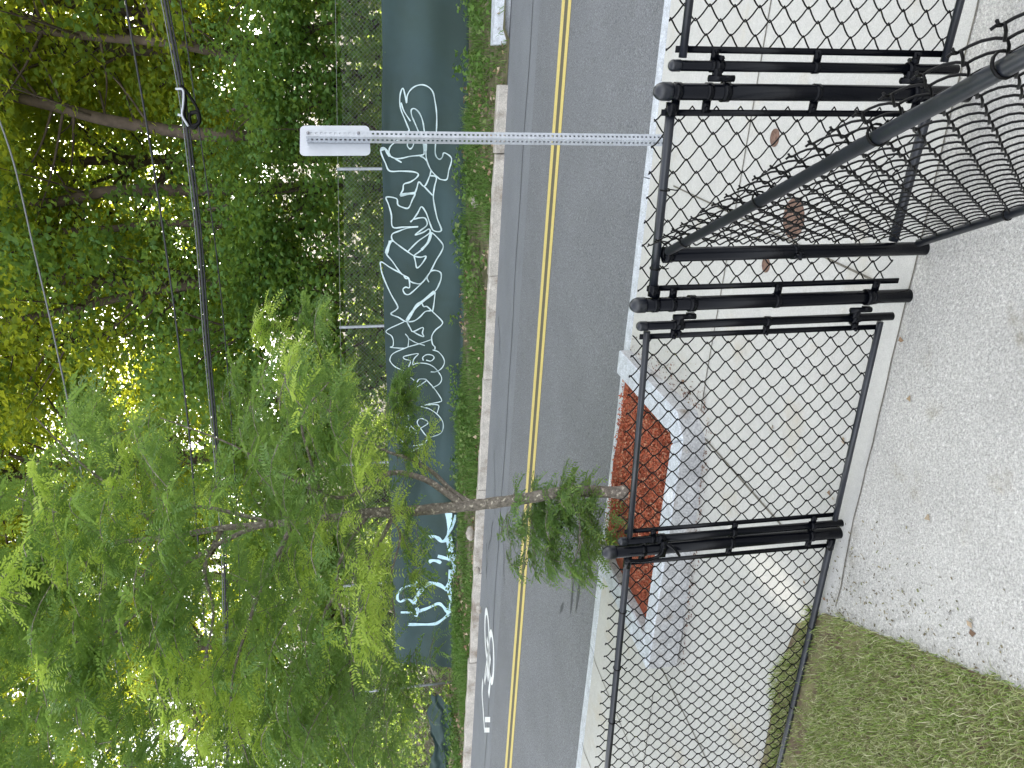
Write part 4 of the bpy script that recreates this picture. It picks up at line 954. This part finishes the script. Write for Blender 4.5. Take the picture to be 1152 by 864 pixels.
# bare lower trunks that show between the leaves, each a tree with its own crown higher up
def trunk_tree(pts, T, r0, label, n_cl=34, nm='maple_tree'):
    P = [onT(a_, b_, T) for a_, b_ in pts]; b0 = P[0]; bs, bt = float(b0@RH), float(b0@HP); g = tz(bs, bt)
    root = np.array([b0[0], b0[1], g[2]-.1]); tip = P[-1]; dr = nz(P[-1]-P[-2])
    ext = [tip+dr*1.6+np.array([.1, .1, 0]), tip+dr*3.2+UP*.3, tip+dr*5+UP*.8]
    pth = smooth_path([root]+P+ext, 5); o = thing(nm, label, 'tree', root, 'trees in the woods behind the screened fence')
    V, F = tubes(pth, np.interp(np.linspace(0, 1, len(pth)), [0, .06, .6, 1], [r0*1.3, r0*1.05, r0*.8, .03]), 12, ref=HP); MB().add(V, F).build('trunk', M_BARKF, o)
    bm = MB(); C = []
    for q in range(n_cl):
        i_ = rng.integers(int(len(pth)*.45), len(pth)); an = rng.uniform(0, 6.28); rad = rng.uniform(.6, 2.6); b_ = pth[i_]
        e_ = b_+np.array([math.cos(an)*rad, math.sin(an)*rad, rad*.4+rng.uniform(-.3, .5)]); C.append(e_)
        V, F = tubes(smooth_path([b_, (b_+e_)/2-UP*.1, e_], 4), np.linspace(.03, .006, 9), 5, caps=False, ref=np.array([.3, .2, .93])); bm.add(V, F)
    bm.build('branches', M_BARKF, o)
    idx = np.repeat(np.arange(n_cl), 170); g_ = rng.normal(0, 1, (len(idx), 3)); g_ /= np.linalg.norm(g_, axis=1, keepdims=True); g_ *= rng.random((len(idx), 1))**.45
    MB().add(*leaf_cards(np.array(C)[idx]+g_*[.8, .8, .5], .125, D=g_)).build('crown', M_LEAF, o, smooth=False)
trunk_tree([(330, 157), (285, 155), (240, 152), (200, 148), (120, 135), (60, 119), (0, 105)], 16.6, .135, 'long bare grey trunk leaning right past the cable splice')
trunk_tree([(330, 212), (210, 214), (150, 214), (110, 217), (60, 228), (0, 231)], 17.2, .125, 'thick dark trunk behind the leaves left of the leaning trunk')
trunk_tree([(330, 256), (190, 251), (130, 257), (70, 260), (0, 263)], 17.0, .075, 'slim straight trunk beside the thick dark trunk')
trunk_tree([(415, 306), (340, 309), (250, 316), (150, 332), (60, 352)], 16.8, .10, 'dark trunk rising above the middle of the graffiti')
trunk_tree([(415, 84), (350, 88), (325, 85), (290, 72), (200, 50), (90, 40)], 16.4, .10, 'dark slim trunk behind the fence at the right edge')
trunk_tree([(400, 30), (330, 40), (290, 45), (200, 20), (100, 8)], 17.6, .11, 'dark trunk nearest the right edge of the woods')
trunk_tree([(420, 664), (300, 655), (240, 648), (150, 640)], 16.9, .11, 'dark trunk hidden behind the locust crown')

N = 42000; s = rng.uniform(-9, 24, N); t = 14.5+rng.uniform(0, 1, N)**1.5*7; dens = np.sin(s*1.1+t)*np.sin(t*1.3)+rng.normal(0, .5, N); ok = dens > -.1; s, t = s[ok], t[ok]
P = RH*s[:, None]+HP*t[:, None]; P[:, 2] = plane_z(P[:, 0], P[:, 1])+terrain_dz(s, t)+rng.uniform(0, 1., len(s))*(.35+.75*(np.sin(s*.9+2)*np.sin(s*.37) > -.1))
tag(MB().add(*leaf_cards(P, .11)).build('undergrowth', M_LEAF2, kind='stuff', smooth=False), 'tangled green undergrowth on the bank behind the wire fence', 'undergrowth')

# dirt, crumbs and thatch gathered where the path meets the lawn and the latch post
N = 420; u_ = rng.random(N)**1.7; d_ = np.abs(rng.normal(0, 1, N))*(.04+.16*(1-u_)); q = rng.random(N) < .3
x = np.where(q, -.95+rng.normal(0, .12, N)+.25*rng.random(N), e0[0]+dl[0]*1.5*u_+d_); y = np.where(q, 2.55+rng.normal(0, .16, N), e0[1]+dl[1]*1.5*u_-.02)
ok = ((x-e0[0])*(-dl[1])+(y-e0[1])*dl[0] > .0) & ((x-FB[0])*FN[0]+(y-FB[1])*FN[1] > .02); x, y = x[ok], y[ok]
tag(MB().add(*chips(g3(x, y, .005), .011, .006, .2)).build('soil_crumbs', M_CRUMB, kind='stuff', smooth=False), 'dark soil crumbs and dry thatch scattered on the path next to the lawn', 'crumbs')
